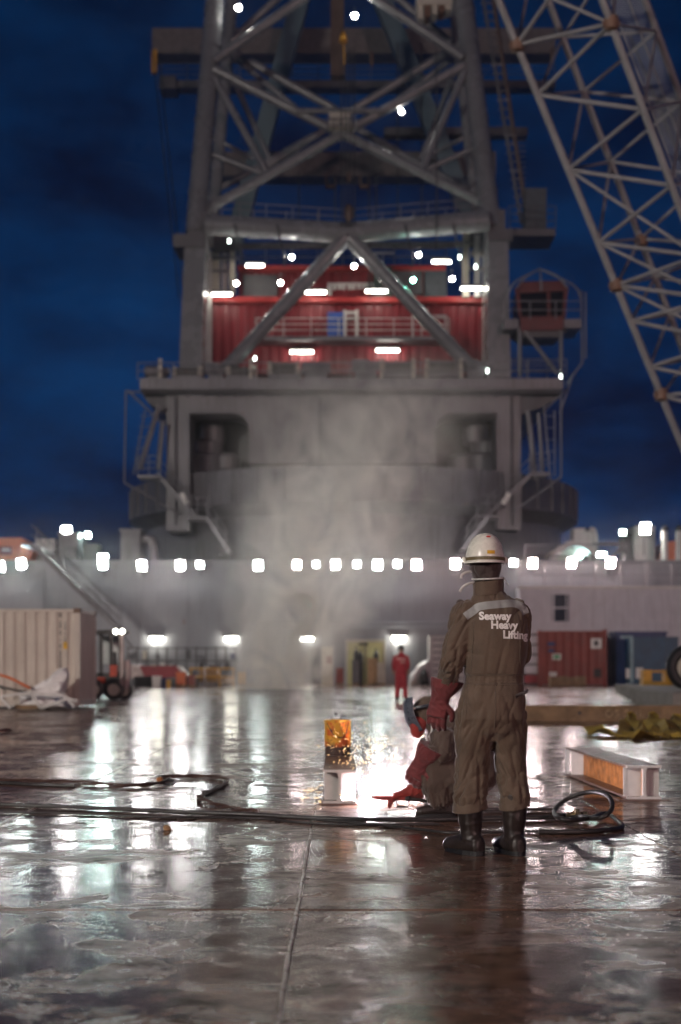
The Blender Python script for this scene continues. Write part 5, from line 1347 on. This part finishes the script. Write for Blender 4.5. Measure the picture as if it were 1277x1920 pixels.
parts = [stack(torso, 30), stack(head, 24),
         limb([sh + V(.05, 0, .015), sh, sh.lerp(el, .5), el, el.lerp(wr_, .5), wr_], [.085, .088, .078, .072, .066, .060], 18),
         limb([shr + V(-.05, 0, .01), shr, shr.lerp(elr, .5), elr, elr.lerp(wrr, .5), wrr], [.08, .075, .066, .064, .058, .05], 18),
         limb([hipL + V(0, 0, .04), hipL + V(-.005, 0, -.1), hipL.lerp(kneeL, .6), kneeL, kneeL.lerp(ankL, .55), ankL + V(0, 0, .03), ankL + V(.0, 0, -.01)], [.118, .116, .106, .102, .100, .101, .092], 22),
         limb([hipR + V(0, 0, .04), hipR + V(.005, 0, -.1), hipR.lerp(kneeR, .6), kneeR, kneeR.lerp(ankR, .55), ankR + V(0, 0, .03), ankR + V(.0, 0, -.01)], [.112, .108, .100, .094, .088, .086, .078], 22)]
me = fuse(parts, .0072, 5)
wrinkle(me, [(sh, el, .022, 8, .6), (el, wr_, .028, 13, .4), (shr, elr, .014, 9, .5), (V(.03, 0, 1.05), V(.03, 0, 1.45), .010, 4, 1.4), (V(.0, 0, .72), V(.02, 0, 1.0), .018, 6, 1.2),
             (hipL, kneeL, .026, 7, 1.0), (kneeL, ankL, .026, 12, .5), (hipR, kneeR, .026, 7, -1.0), (kneeR, ankR, .024, 12, -.5), (V(-.02, .04, 1.62), V(-.02, .04, 1.80), .009, 16, .6)],
        lambda p: 1.0)
for v in me.vertices:      # gathered waistband, and hems that flare over the boots
    p = v.co
    if 1.00 < p.z < 1.06 and abs(p.x - .03) < .21: v.co += v.normal * (-.006 + .004 * math.sin(p.z * 420))
shade(me)
for m in (COVERALL, HOOD): me.materials.append(m)
for p in me.polygons:
    c = p.center
    if c.z > 1.612 + .02 * noise.noise(c * 20) or (c.z > 1.585 and c.y > .07): p.material_index = 1
BV = BVHTree.FromPolygons([v.co.copy() for v in me.vertices], [tuple(p.vertices) for p in me.polygons])
body = put(me, 'body', [])
def back(x, z, off=.004):
    h = BV.ray_cast(V(x, -2, z), V(0, 1, 0))
    return V(x, (h[0].y if h[0] else 0) - off, z)
def px(x, y): return (x - 918) / 319.0, (1600 - y) / 319.0
# collar
mb = MB(); mb.grid(lambda u, v: V(-.006 + (.086 + .004 * math.sin(9 * u)) * math.cos(2 * PI * u), .016 + (.084) * math.sin(2 * PI * u), 1.535 + .075 * v + .012 * math.sin(2 * PI * u + 1)), 40, 5)
mb.grid(lambda u, v: V(-.006 + (.094 + .005 * math.sin(11 * u)) * math.cos(2 * PI * u), .016 + (.092) * math.sin(2 * PI * u), 1.53 + .08 * v + .012 * math.sin(2 * PI * u + 1)), 40, 5)
cme = mb.mesh('collar', True); wr2 = 0
for v in cme.vertices: v.co += V(0, 0, 0) + v.normal * .004 * noise.noise(v.co * 40)
put(cme, 'collar', COVERALL)
mb = MB(); mb.tube([V(-.008 + .093 * math.cos(w * PI / 16), .018 + .090 * math.sin(w * PI / 16), 1.622 + .012 * math.sin(w * PI / 16 + 1) - .006 * math.cos(w * PI / 16)) for w in range(33)], .0055, 6)
put(mb.mesh('strap', True), 'respirator_strap', WHITE)
mb = MB()
for pts in ([(-.09, .0, 1.60), (-.12, -.01, 1.592), (-.155, 0, 1.575), (-.175, .01, 1.545)], [(-.10, .03, 1.665), (-.135, .03, 1.66), (-.16, .03, 1.645), (-.165, .03, 1.625)], [(.085, .0, 1.62), (.10, 0, 1.60), (.112, .0, 1.585)]):
    P_ = spline([V(*q) for q in pts], 6); mb = MB(); mb.tube(P_, .0075 if pts[0][0] < 0 else .003, 8); put(mb.mesh('strap', True), 'respirator_strap', WHITE)
# respirator lump at the left shoulder
mb = MB(); vs, fs = ball(V(-.168, .05, 1.478), .026, .045, .026, 14); mb.add(vs, fs)
put(mb.mesh('lapel', True), 'turned_lapel', HOOD)
# reflective tape across the shoulders
top = [px(866, 1149), px(880, 1139), px(894, 1129.5), px(930, 1125), px(959, 1123), px(975, 1127), px(986, 1136), px(991, 1147)]
tp = spline([V(x, 0, z) for x, z in top], 8)
mb = MB(); n = len(tp); vs = []; fs = []
for i, p in enumerate(tp):
    t = (tp[min(i + 1, n - 1)] - tp[max(i - 1, 0)]).normalized(); dn = V(t.z, 0, -t.x)
    for k in range(5): q = p + dn * .046 * k / 4; vs.append(back(q.x, q.z, .004))
for i in range(n - 1):
    for k in range(4): fs.append((i * 5 + k, i * 5 + k + 1, i * 5 + 6 + k, i * 5 + 5 + k))
mb.add(vs, fs); put(mb.mesh('tape', True), 'reflective_tape', REFL)
# lettering on the back
def back_text(body_, x_px, base_px, size, slant, nm):
    me = text_mesh(body_, size, size * .045, 1.02)
    bm = bmesh.new(); bm.from_mesh(me); bmesh.ops.triangulate(bm, faces=bm.faces)
    long_ = [e for e in bm.edges if e.calc_length() > .012]; bmesh.ops.subdivide_edges(bm, edges=long_, cuts=2); bm.to_mesh(me); bm.free()
    x0, z0 = px(x_px, base_px)
    for v in me.vertices:
        x = x0 + v.co.x * .98; z = z0 + v.co.y + slant * v.co.x
        v.co = back(x, z, .0045)
    put(me, nm, LETTER)
back_text('Seaway', 895, 1160.5, .0625, -.01, 'lettering')
back_text('Heavy', 916, 1177, .0625, -.02, 'lettering')
back_text('Lifting', 938, 1195, .0625, -.03, 'lettering')
# belt seam lines, back pocket flap
for zz in (1.004, 1.056):
    mb = MB(); mb.tube([back(-.145 + .36 * k / 30, zz + .004 * noise.noise(V(k * .3, zz, 0)), .002) for k in range(31)], .0032, 5); put(mb.mesh('seam', True), 'waist_seam', HOODB)
for x0_, z0_, x1_, z1_, off_ in ((.02, 1.0, .014, .74, .001), (-.10, 1.36, -.115, 1.07, .001), (.165, 1.33, .17, 1.07, .001), (-.135, 1.0, -.15, .82, .001)):
    mb = MB(); mb.tube([back(x0_ + (x1_ - x0_) * k / 24 + .004 * noise.noise(V(k * .4, x0_ * 9, 0)), z0_ + (z1_ - z0_) * k / 24, off_) for k in range(25)], .0028, 5); put(mb.mesh('seam', True), 'back_seam', HOODB)
mb = MB(); a0 = px(962, 1299); a1 = px(990, 1289)
mb.grid(lambda u, v: back(min(a0[0] + (a1[0] - a0[0]) * u, .20), a0[1] + (a1[1] - a0[1]) * u - .022 * v, .006 + .022 * math.sin(PI * v) * (.4 + u)) + V(.022 * u * u, 0, 0), 8, 4)
put(mb.mesh('flap', True), 'pocket_flap', HOOD)
# helmet
hc = V(-.024, .03, 1.722)
mb = MB(); vs = []; fs = []; N = 40; rows = 16
for j in range(rows + 1):
    a = PI / 2 * j / rows
    for k in range(N):
        w = 2 * PI * k / N; rx, ry, rz = .116, .140, .168
        rid = 1 + .018 * (math.exp(-((abs(math.cos(w)) - .28) / .06) ** 2)) * math.cos(a) ** .4 * (j > 1)
        vs.append(hc + V(rx * math.cos(w) * math.cos(a) ** .82 * rid, ry * math.sin(w) * math.cos(a) ** .82 * rid, rz * math.sin(a)))
for j in range(rows):
    for k in range(N): fs.append((j * N + k, j * N + (k + 1) % N, (j + 1) * N + (k + 1) % N, (j + 1) * N + k))
mb.add(vs, fs); vs = []; fs = []
for j, (g, dz) in enumerate(((1.0, .004), (1.035, -.002), (1.055, -.008), (1.05, -.013), (.98, -.010))):
    for k in range(N):
        w = 2 * PI * k / N; pk = 1 + .28 * max(0, math.sin(w)) ** 3 * (j in (1, 2, 3)); vs.append(hc + V(.116 * g * math.cos(w), .140 * g * pk * math.sin(w), dz))
for j in range(4):
    for k in range(N): fs.append((j * N + k, j * N + (k + 1) % N, (j + 1) * N + (k + 1) % N, (j + 1) * N + k))
mb.add(vs, fs)
hm = put(mb.mesh('helmet', True), 'hard_hat', HELM)
mb = MB(); mb.grid(lambda u, v: hc + V(.1185 * math.cos(2 * PI * u), .1425 * math.sin(2 * PI * u), .004 + .019 * v), 40, 2); put(mb.mesh('band', True), 'hat_band', BAND, hm)
def hsurf(x, dz, off=.002):
    c = max(0.0, 1 - (dz / .168) ** 2) ** .5; k = c ** .82; y = -.140 * k * math.sqrt(max(0, 1 - (x / (.116 * k)) ** 2)); return hc + V(x, y * 1.016 - off, dz)
mb = MB(); mb.grid(lambda u, v: hsurf(.005 + .046 * u - .006, .038 + .020 * v), 8, 4); put(mb.mesh('sticker', True), 'yellow_sticker', M('yellow_sticker', (0.75, 0.42, 0.02), 0.5), hm)
mb = MB(); vs = [hsurf(.012, .142)] + [hsurf(.012 + .014 * math.cos(w * PI / 8), .142 + .006 * math.sin(w * PI / 8)) for w in range(16)]; mb.add(vs, [(0, 1 + k, 1 + (k + 1) % 16) for k in range(16)]); put(mb.mesh('dot', True), 'red_sticker', M('red_sticker', (0.6, 0.03, 0.02), 0.5), hm)
me = text_mesh('NORTH', .017, .0008, 1.5)
for v in me.vertices: x = -.032 + v.co.x; v.co = hc + V(x, -.1432 * math.sqrt(max(0, 1 - (x / .1185) ** 2)) - .0015, .008 + v.co.y)
put(me, 'band_lettering', M('tan_print', (0.30, 0.25, 0.15), 0.6), hm)
mb = MB()
for sx in (-1, 1): mb.box(hc + V(sx * .124, -.01, .006), (.014, .035, .026)); mb.box(hc + V(sx * .124, .03, .016), (.012, .02, .03))
put(mb.mesh('clip', False), 'helmet_clip', HELM, hm)
# gloves, boots
g = glove(V(-.280, .125, .92), V(-.20, .08, -1), V(-.35, -.9, 0), V(-.236, .115, 1.025), 1.14, .55, 1.0, -1)
put(g, 'glove', LEATHER)
g = glove(V(.08, .30, 1.12), V(-1, .3, .1), V(0, 1, .3), V(.13, .27, 1.125), 1.0, .9, .6, 1); put(g, 'glove', LEATHER)
for c, td, lean in ((V(-.110, -.01, 0), (-.55, .83), V(-.010, .0, 0)), (V(.142, -.01, 0), (-.30, .95), V(.004, 0, 0))):
    up, sole = boot(c, td, .36, .072, 1.14, lean); bo_ = put(up, 'boot', BOOTM); sm_ = sole.mesh('sole'); put(sm_, 'sole', BLACK, bo_)
# trouser hems
for c, r_, z0 in ((V(-.114, -.005, 0), .092, .285), (V(.147, -.005, 0), .080, .300)):
    mb = MB(); mb.grid(lambda u, v: c + V((r_ + .012 * v + .010 * noise.noise(V(4 * math.cos(2 * PI * u), 4 * math.sin(2 * PI * u), v * 3))) * math.cos(2 * PI * u), (r_ + .012 * v + .01 * noise.noise(V(4 * math.cos(2 * PI * u), 4 * math.sin(2 * PI * u), 5 + v * 3))) * math.sin(2 * PI * u), z0 + .055 - .075 * v - .02 * v * math.cos(2 * PI * u + 2.5)), 40, 6)
    put(mb.mesh('hem', True), 'trouser_hem', COVERALL)

# ---------------------------------------------------------------- crouching welder, facing left
WD = 10.6
COVERW = cloth('dark_brown_welder_coverall', (0.085, 0.055, 0.040))
wo_ = V((850 - 638.5) / F * WD, WD, 0); TR = Matrix.Translation(wo_)
per = empty('person', wo_); tag(per, 'crouching welder in brown coverall and red gloves with raised mask', 'person')
def wp(x, y): return (x - 850) / 251.6, (1527 - y) / 251.6
tors = limb([V(.14, .0, .24), V(.16, 0, .36), V(.06, 0, .50), V(-.09, 0, .60)], [.17, .18, .185, .165], 26, 5)
nk = limb([V(-.08, .0, .62), V(-.14, 0, .69), V(-.185, 0, .745)], [.12, .10, .09], 18)
hd = ball(V(-.180, 0, .770), .125, .102, .122, 20)
shn, eln, wrn = V(-.09, -.17, .60), V(-.10, -.25, .46), V(-.185, -.255, .50)
shf, elf, wrf = V(-.05, .18, .60), V(-.10, .20, .33), V(-.26, .10, .185)
hn, kn, an = V(.12, -.10, .24), V(-.215, -.17, .41), V(-.095, -.15, .10)
hf, kf, af = V(.12, .10, .24), V(-.14, .22, .42), V(-.02, .18, .11)
parts = [tors, nk, hd, limb([shn, shn.lerp(eln, .6), eln, eln.lerp(wrn, .5), wrn], [.105, .095, .082, .072, .062], 16), limb([shf, shf.lerp(elf, .5), elf, elf.lerp(wrf, .5), wrf], [.08, .075, .068, .06, .055], 16),
         limb([hn, hn.lerp(kn, .5), kn], [.15, .145, .118], 20), limb([kn, kn.lerp(an, .5), an], [.112, .112, .09], 20), limb([hf, hf.lerp(kf, .5), kf], [.13, .12, .10], 20), limb([kf, kf.lerp(af, .5), af], [.095, .095, .08], 20)]
me = fuse(parts, .010, 5)
wrinkle(me, [(shn, eln, .016, 10, .5), (eln, wrn, .018, 13, .3), (shf, elf, .014, 9, .4), (hn, kn, .020, 7, 1.6), (kn, an, .026, 10, 1.8), (hf, kf, .02, 7, 1), (kf, af, .02, 10, 1), (V(.14, 0, .24), V(-.04, 0, .64), .010, 6, 1.0), (V(-.21, 0, .74), V(-.21, 0, .83), .004, 16, 0)])
shade(me)
for m in (COVERW, HOODB): me.materials.append(m)
for p in me.polygons:
    if (p.center - V(-.18, 0, .775)).length < .15 and p.center.z > .69: p.material_index = 1
put(me, 'body', [])
# mask: curved shield over the face, tipped toward the work
mb = MB(); ax = V(-.86, 0, -.50).normalized(); up_ = V(-.50, 0, .86).normalized(); mc = V(-.245, 0, .775)
def mask(u, v):
    th = (u - .5) * R(124); h = (v - .5) * .25; r1 = .132 - .02 * abs(v - .45); return mc + ax * (r1 * math.cos(th) * 1.06) + V(0, r1 * math.sin(th), 0) + up_ * (h - .01 + .012 * math.cos(th)) - ax * .03 * (v ** 3) * 2
mb.grid(mask, 26, 14)
me = mb.mesh('mask', True); sh_o = put(me, 'welding_mask', M('grey_mask_shell', (0.085, 0.095, 0.12), 0.3, var=.1, scale=10))
sm = sh_o.modifiers.new('thick', 'SOLIDIFY'); sm.thickness = .006
mb = MB(); mb.grid(lambda u, v: mc + ax * (.150 + .004 * v) + V(0, (u - .5) * .10, 0) + up_ * (.02 + .06 * v), 4, 4); mb.grid(lambda u, v: mc + ax * .156 + V(0, (u - .5) * .12, 0) + up_ * (-.10 + .05 * v), 4, 3); put(mb.mesh('lens'), 'mask_lens', GLASS, sh_o)
mb = MB(); mb.tube([mc + V(.02 + .105 * -math.cos(w * PI / 12) * -1, -.115 * math.sin(w * PI / 12), .035 + .02 * math.cos(w * PI / 12)) for w in range(0, 13)], .013, 6); put(mb.mesh('strap', True), 'head_strap', M('blue_grey_webbing', (0.05, 0.06, 0.075), 0.5), sh_o)
mb = MB(); mb.lathe(mc + ax * .06 + V(0, -.122, .05), [(.008, -.008), (.011, 0), (.007, .006)], 12, 'y'); put(mb.mesh('knob', True), 'mask_knob', M('pale_worn_steel', (0.42, 0.34, 0.32), 0.4, metal=.3), sh_o)
# leather bib under the mask
mb = MB(); vs, fs = limb([V(-.245, -.05, .705), V(-.268, -.05, .655), V(-.275, -.045, .60)], [.055, .062, .045], 16, 4, .8); mb.add(vs, fs); vs2 = None
put(mb.mesh('bib', True), 'leather_bib', LEATHERB)
mb = MB(); mb.tube(spline([V(-.17, -.10, .72), V(-.165, -.115, .67), V(-.17, -.12, .62), V(-.19, -.11, .58)], 6), .009, 8); put(mb.mesh('ear_strap', True), 'respirator_strap', WHITE)
g = glove(V(-.245, -.235, .41), V(-.50, .25, -1), V(-.4, -1, 0), V(-.165, -.245, .515), 1.28, .75, .7, -1); put(g, 'glove', LEATHER)
g = glove(V(-.34, .06, .155), V(-1, -.12, -.28), V(.1, .2, 1), V(-.245, .09, .19), 1.05, .95, .5, 1); put(g, 'glove', LEATHERB)
for c, td in ((V(-.09, -.15, 0), (-1, -.05)), (V(-.01, .18, 0), (-1, .1))):
    up, sole = boot(c, td, .20, .068, 1.0); bo_ = put(up, 'boot', BOOTM); put(sole.mesh('sole'), 'sole', BLACK, bo_)
# torch held in the hand
to = empty('cutting_torch', wo_ + V(-.50, .04, .12)); tag(to, 'red handled gouging torch held by the crouching welder', 'torch')
MB().tube([wo_ + V(*q) for q in ((-.60, .02, .125), (-.575, .02, .125), (-.50, .02, .122), (-.36, .02, .118))], [.006, .014, .017, .016], 12).obj('handle', LEATHERB, to, True)
MB().tube([wo_ + V(-.36, .02, .118), wo_ + V(-.33, .02, .116), wo_ + V(-.32, .02, .115)], [.016, .024, .018], 10).obj('collar', BLACK, to, True)
MB().tube([P(690, 1497, 11.44) + V(.03, -.05, .035), wo_ + V(-.60, .02, .125)], [.004, .008], 8).obj('nozzle', MILL, to, True)
MB().tube(spline([wo_ + V(-.33, .02, .115), wo_ + V(-.2, .0, .098), wo_ + V(-.05, .05, .05), wo_ + V(.25, .15, .02), wo_ + V(.8, .2, .02)], 8), .014, 8).obj('supply_hose', HOSE, to, True)
MB().tube([wo_ + V(-.42, .02, .105), wo_ + V(-.42, .0, .06), wo_ + V(-.34, .0, .06), wo_ + V(-.33, .02, .105)], .010, 8).obj('lever', BLACK, to, True)

# ---------------------------------------------------------------- man in red, far down the deck
RDp = 46.3
ro = V((752 - 638.5) / F * RDp, RDp, 0); TR = Matrix.Translation(ro)
per = empty('person', ro); tag(per, 'man in red coveralls and dark cap standing far down the deck', 'person')
parts = [stack([(0, 0, .74, .10, .09), (0, 0, .82, .18, .12), (0, 0, .95, .185, .13), (0, 0, 1.05, .17, .12), (0, 0, 1.2, .185, .13), (0, 0, 1.34, .205, .13), (0, 0, 1.43, .19, .11), (0, 0, 1.48, .12, .09), (0, 0, 1.53, .07, .07)], 24),
         ball(V(0, .0, 1.64), .085, .10, .125), limb([V(0, 0, 1.5), V(0, 0, 1.58)], [.06, .06]),
         limb([V(-.18, 0, 1.40), V(-.235, .0, 1.14), V(-.215, .06, .95)], [.075, .068, .055]), limb([V(.18, 0, 1.40), V(.235, .0, 1.14), V(.205, .08, .97)], [.075, .068, .055]),
         limb([V(-.09, 0, .82), V(-.105, 0, .45), V(-.125, 0, .1)], [.115, .098, .088]), limb([V(.09, 0, .82), V(.11, 0, .45), V(.13, 0, .1)], [.115, .098, .088])]
me = fuse(parts, .016, 4); wrinkle(me, [(V(-.1, 0, .8), V(-.12, 0, .1), .018, 7, 1), (V(.1, 0, .8), V(.12, 0, .1), .018, 7, -1), (V(0, 0, .8), V(0, 0, 1.4), .01, 5, 1), (V(-.18, 0, 1.4), V(-.23, 0, .95), .015, 8, 1), (V(.18, 0, 1.4), V(.23, 0, .95), .015, 8, 1)])
shade(me)
SKIN = M('skin', (0.30, 0.17, 0.12), 0.5)
for m in (REDCLOTH, SKIN): me.materials.append(m)
for p in me.polygons:
    if p.center.z > 1.545: p.material_index = 1
BV = BVHTree.FromPolygons([v.co.copy() for v in me.vertices], [tuple(p.vertices) for p in me.polygons])
put(me, 'body', [])
mb = MB(); mb.lathe((0, .005, 1.64), [(.09, -.05), (.102, 0), (.104, .05), (.095, .10), (.06, .14), (.01, .155)], 20); put(mb.mesh('cap', True), 'knit_cap', BLACK)
mb = MB(); mb.grid(lambda u, v: back(-.15 + .30 * u, 1.36 - .05 * v - .03 * abs(u - .5), .008), 14, 3); put(mb.mesh('yoke', True), 'reflective_tape', M('pink_reflective', (0.55, 0.30, 0.28), 0.5))
mb = MB(); mb.grid(lambda u, v: back(-.02 + .16 * u, 1.29 - .10 * v - .02 * u, .008), 8, 4); put(mb.mesh('print', True), 'back_print', M('pink_print', (0.5, 0.22, 0.2), 0.5))
for sx in (-1, 1):
    up, sole = boot(V(sx * .125, 0, 0), (sx * .2, 1), .16, .06, 1.05); bo_ = put(up, 'boot', BOOTM); put(sole.mesh('sole'), 'sole', BLACK, bo_)
    w_ = V(sx * .212, .07, .95); g = glove(w_, V(0, .1, -1), V(0, 1, 0), w_ + V(0, 0, .03), .8, .5, 1, sx, .008); put(g, 'hand', SKIN)

# ================================================================== WELDING ARC, SPARKS, SMOKE, HAZE
arc = P(690, 1497, 11.44)
bmx = bmesh.new(); bmesh.ops.create_icosphere(bmx, subdivisions=2, radius=.012); me = bpy.data.meshes.new('arc'); bmx.to_mesh(me); bmx.free(); me.transform(Matrix.Translation(arc))
o = link_mesh('welding_arc', me, None, [E_ARC]); tag(o, 'blinding white welding arc at the foot of the beam stub', 'arc')
mb = MB(); rnd = random.Random(11)
def spark(p, v, s):
    v = v.normalized(); a = v.cross(V(.3, .9, .1)).normalized(); b = v.cross(a)
    L = s * rnd.choice((1.5, 2.5, 4, 8, 12))
    mb.add([p - v * L, p + a * s, p + b * s, p - a * s, p - b * s, p + v * L], [(0, 2, 1), (0, 3, 2), (0, 4, 3), (0, 1, 4), (5, 1, 2), (5, 2, 3), (5, 3, 4), (5, 4, 1)])
for k in range(420):
    a = rnd.gauss(.2, .55); r_ = abs(rnd.gauss(.30, .14)); p = arc + V(math.sin(a) * r_ * 1.0, rnd.gauss(0, .18), .02 + abs(math.cos(a)) * r_ * 1.05)
    spark(p, p - arc + V(0, 0, rnd.uniform(-.3, .1)), rnd.uniform(.0005, .0013))
for k in range(70):
    p = arc + V(rnd.gauss(-.02, .22), rnd.gauss(0, .2), rnd.gauss(.42, .09)); spark(p, V(rnd.uniform(-1, 1), 0, rnd.uniform(-1, .4)), rnd.uniform(.0006, .0014))
for k in range(46):
    p = G(604 - abs(rnd.gauss(0, 26)), 1500) + V(0, rnd.gauss(0, .2), abs(rnd.gauss(.05, .085))); spark(p, V(-1, 0, rnd.uniform(-.5, .8)), rnd.uniform(.0006, .0013))
o = mb.obj('sparks', E_SPARK); o['kind'] = 'stuff'; o['label'] = 'shower of orange sparks flying from the welding arc'; o['category'] = 'sparks'

def volume_obj(name, lo, hi, label, build, step=1.0):
    mb = MB(); mb.bb(lo[0], hi[0], lo[1], hi[1], lo[2], hi[2])
    m, t, out = nodes_of(name + '_volume')
    build(t, out)
    try: m.cycles.volume_step_rate = step
    except Exception: pass
    o = mb.obj(name, m); o['kind'] = 'stuff'; o['label'] = label; o['category'] = 'smoke'
    return o
def vol(t, out, dens, col, aniso=0.0):
    s = t.nodes.new('ShaderNodeVolumePrincipled'); s.inputs['Color'].default_value = (*col, 1); s.inputs['Anisotropy'].default_value = aniso
    if isinstance(dens, (int, float)): s.inputs['Density'].default_value = dens
    else: t.links.new(dens, s.inputs['Density'])
    t.links.new(s.outputs[0], out.inputs['Volume'])
SMK = 66.0
def plume(t, out):
    p = pos_node(t); sx = t.nodes.new('ShaderNodeSeparateXYZ'); t.links.new(p, sx.inputs[0]); X, Y, Z = sx.outputs
    cx = math_node(t, 'ADD', math_node(t, 'MULTIPLY', Z, .34), -3.1)
    dx = math_node(t, 'SUBTRACT', X, cx); dy = math_node(t, 'SUBTRACT', Y, SMK)
    r = math_node(t, 'ADD', math_node(t, 'MULTIPLY', math_node(t, 'POWER', Z, .7), .85), 2.5)
    d2 = math_node(t, 'SQRT', math_node(t, 'ADD', math_node(t, 'MULTIPLY', dx, dx), math_node(t, 'MULTIPLY', math_node(t, 'MULTIPLY', dy, dy), 2.2)))
    fall = math_node(t, 'SUBTRACT', 1.0, math_node(t, 'DIVIDE', d2, r), True)
    top = math_node(t, 'SUBTRACT', 1.0, math_node(t, 'DIVIDE', Z, 16.0), True)
    n = noise_node(t, p, .44, 8, .62, 1.9, (1, 1, .75))
    nn = math_node(t, 'MULTIPLY', math_node(t, 'SUBTRACT', n, .40), 3.8, True)
    core = math_node(t, 'MULTIPLY', math_node(t, 'MULTIPLY', fall, fall), math_node(t, 'MULTIPLY', top, .55))
    low = math_node(t, 'ADD', 1.0, math_node(t, 'MULTIPLY', math_node(t, 'SUBTRACT', 1.0, math_node(t, 'DIVIDE', Z, 4.5), True), 0.9))
    core = math_node(t, 'MULTIPLY', core, low)
    vol(t, out, math_node(t, 'MULTIPLY', math_node(t, 'MULTIPLY', core, nn), 4.4), (.97, .91, .84), .45)
volume_obj('smoke_plume', (-9, SMK - 5, .02), (10, SMK + 5, 16), 'warm grey smoke plume rising in front of the bulkhead and crane', plume, .6)
def fume(t, out):
    p = pos_node(t); v = t.nodes.new('ShaderNodeVectorMath'); v.operation = 'DISTANCE'; t.links.new(p, v.inputs[0]); v.inputs[1].default_value = tuple(arc + V(.21, .12, .13))
    f = math_node(t, 'SUBTRACT', 1.0, math_node(t, 'DIVIDE', v.outputs['Value'], .37), True)
    vol(t, out, math_node(t, 'MULTIPLY', math_node(t, 'POWER', f, 2.0), .50), (.95, .92, .92))
volume_obj('welding_fume', arc + V(-.17, -.26, -.04), arc + V(.60, .50, .52), 'thin bright fume around the welding arc', fume, .8)
def mist(t, out):
    p = pos_node(t); sx = t.nodes.new('ShaderNodeSeparateXYZ'); t.links.new(p, sx.inputs[0]); X, Y, Z = sx.outputs
    fz = math_node(t, 'SUBTRACT', 1.0, math_node(t, 'DIVIDE', math_node(t, 'ABSOLUTE', math_node(t, 'SUBTRACT', Z, 6.6)), 3.6), True)
    fy = math_node(t, 'SUBTRACT', 1.0, math_node(t, 'DIVIDE', math_node(t, 'ABSOLUTE', math_node(t, 'SUBTRACT', Y, 80.0)), 2.9), True)
    n = noise_node(t, p, .22, 4, .6, .6)
    vol(t, out, math_node(t, 'MULTIPLY', math_node(t, 'MULTIPLY', math_node(t, 'MULTIPLY', fz, fy), math_node(t, 'ADD', n, .25)), .014), (.96, .93, .95), .55)
volume_obj('lamp_mist', (-24, 77, 2.9), (24, 82.9, 10.3), 'faint mist glowing around the row of floodlights', mist, 1.0)
hz = MB().bb(-86, 86, -112, 140, -1.2, 62).obj('haze', None); hz.data.materials.clear()
m, t, out = nodes_of('haze_air'); vol(t, out, .00032, (.95, .93, .95), .6); hz.data.materials.append(m)
hz['kind'] = 'stuff'; hz['label'] = 'thin damp haze over the whole deck'; hz['category'] = 'haze'
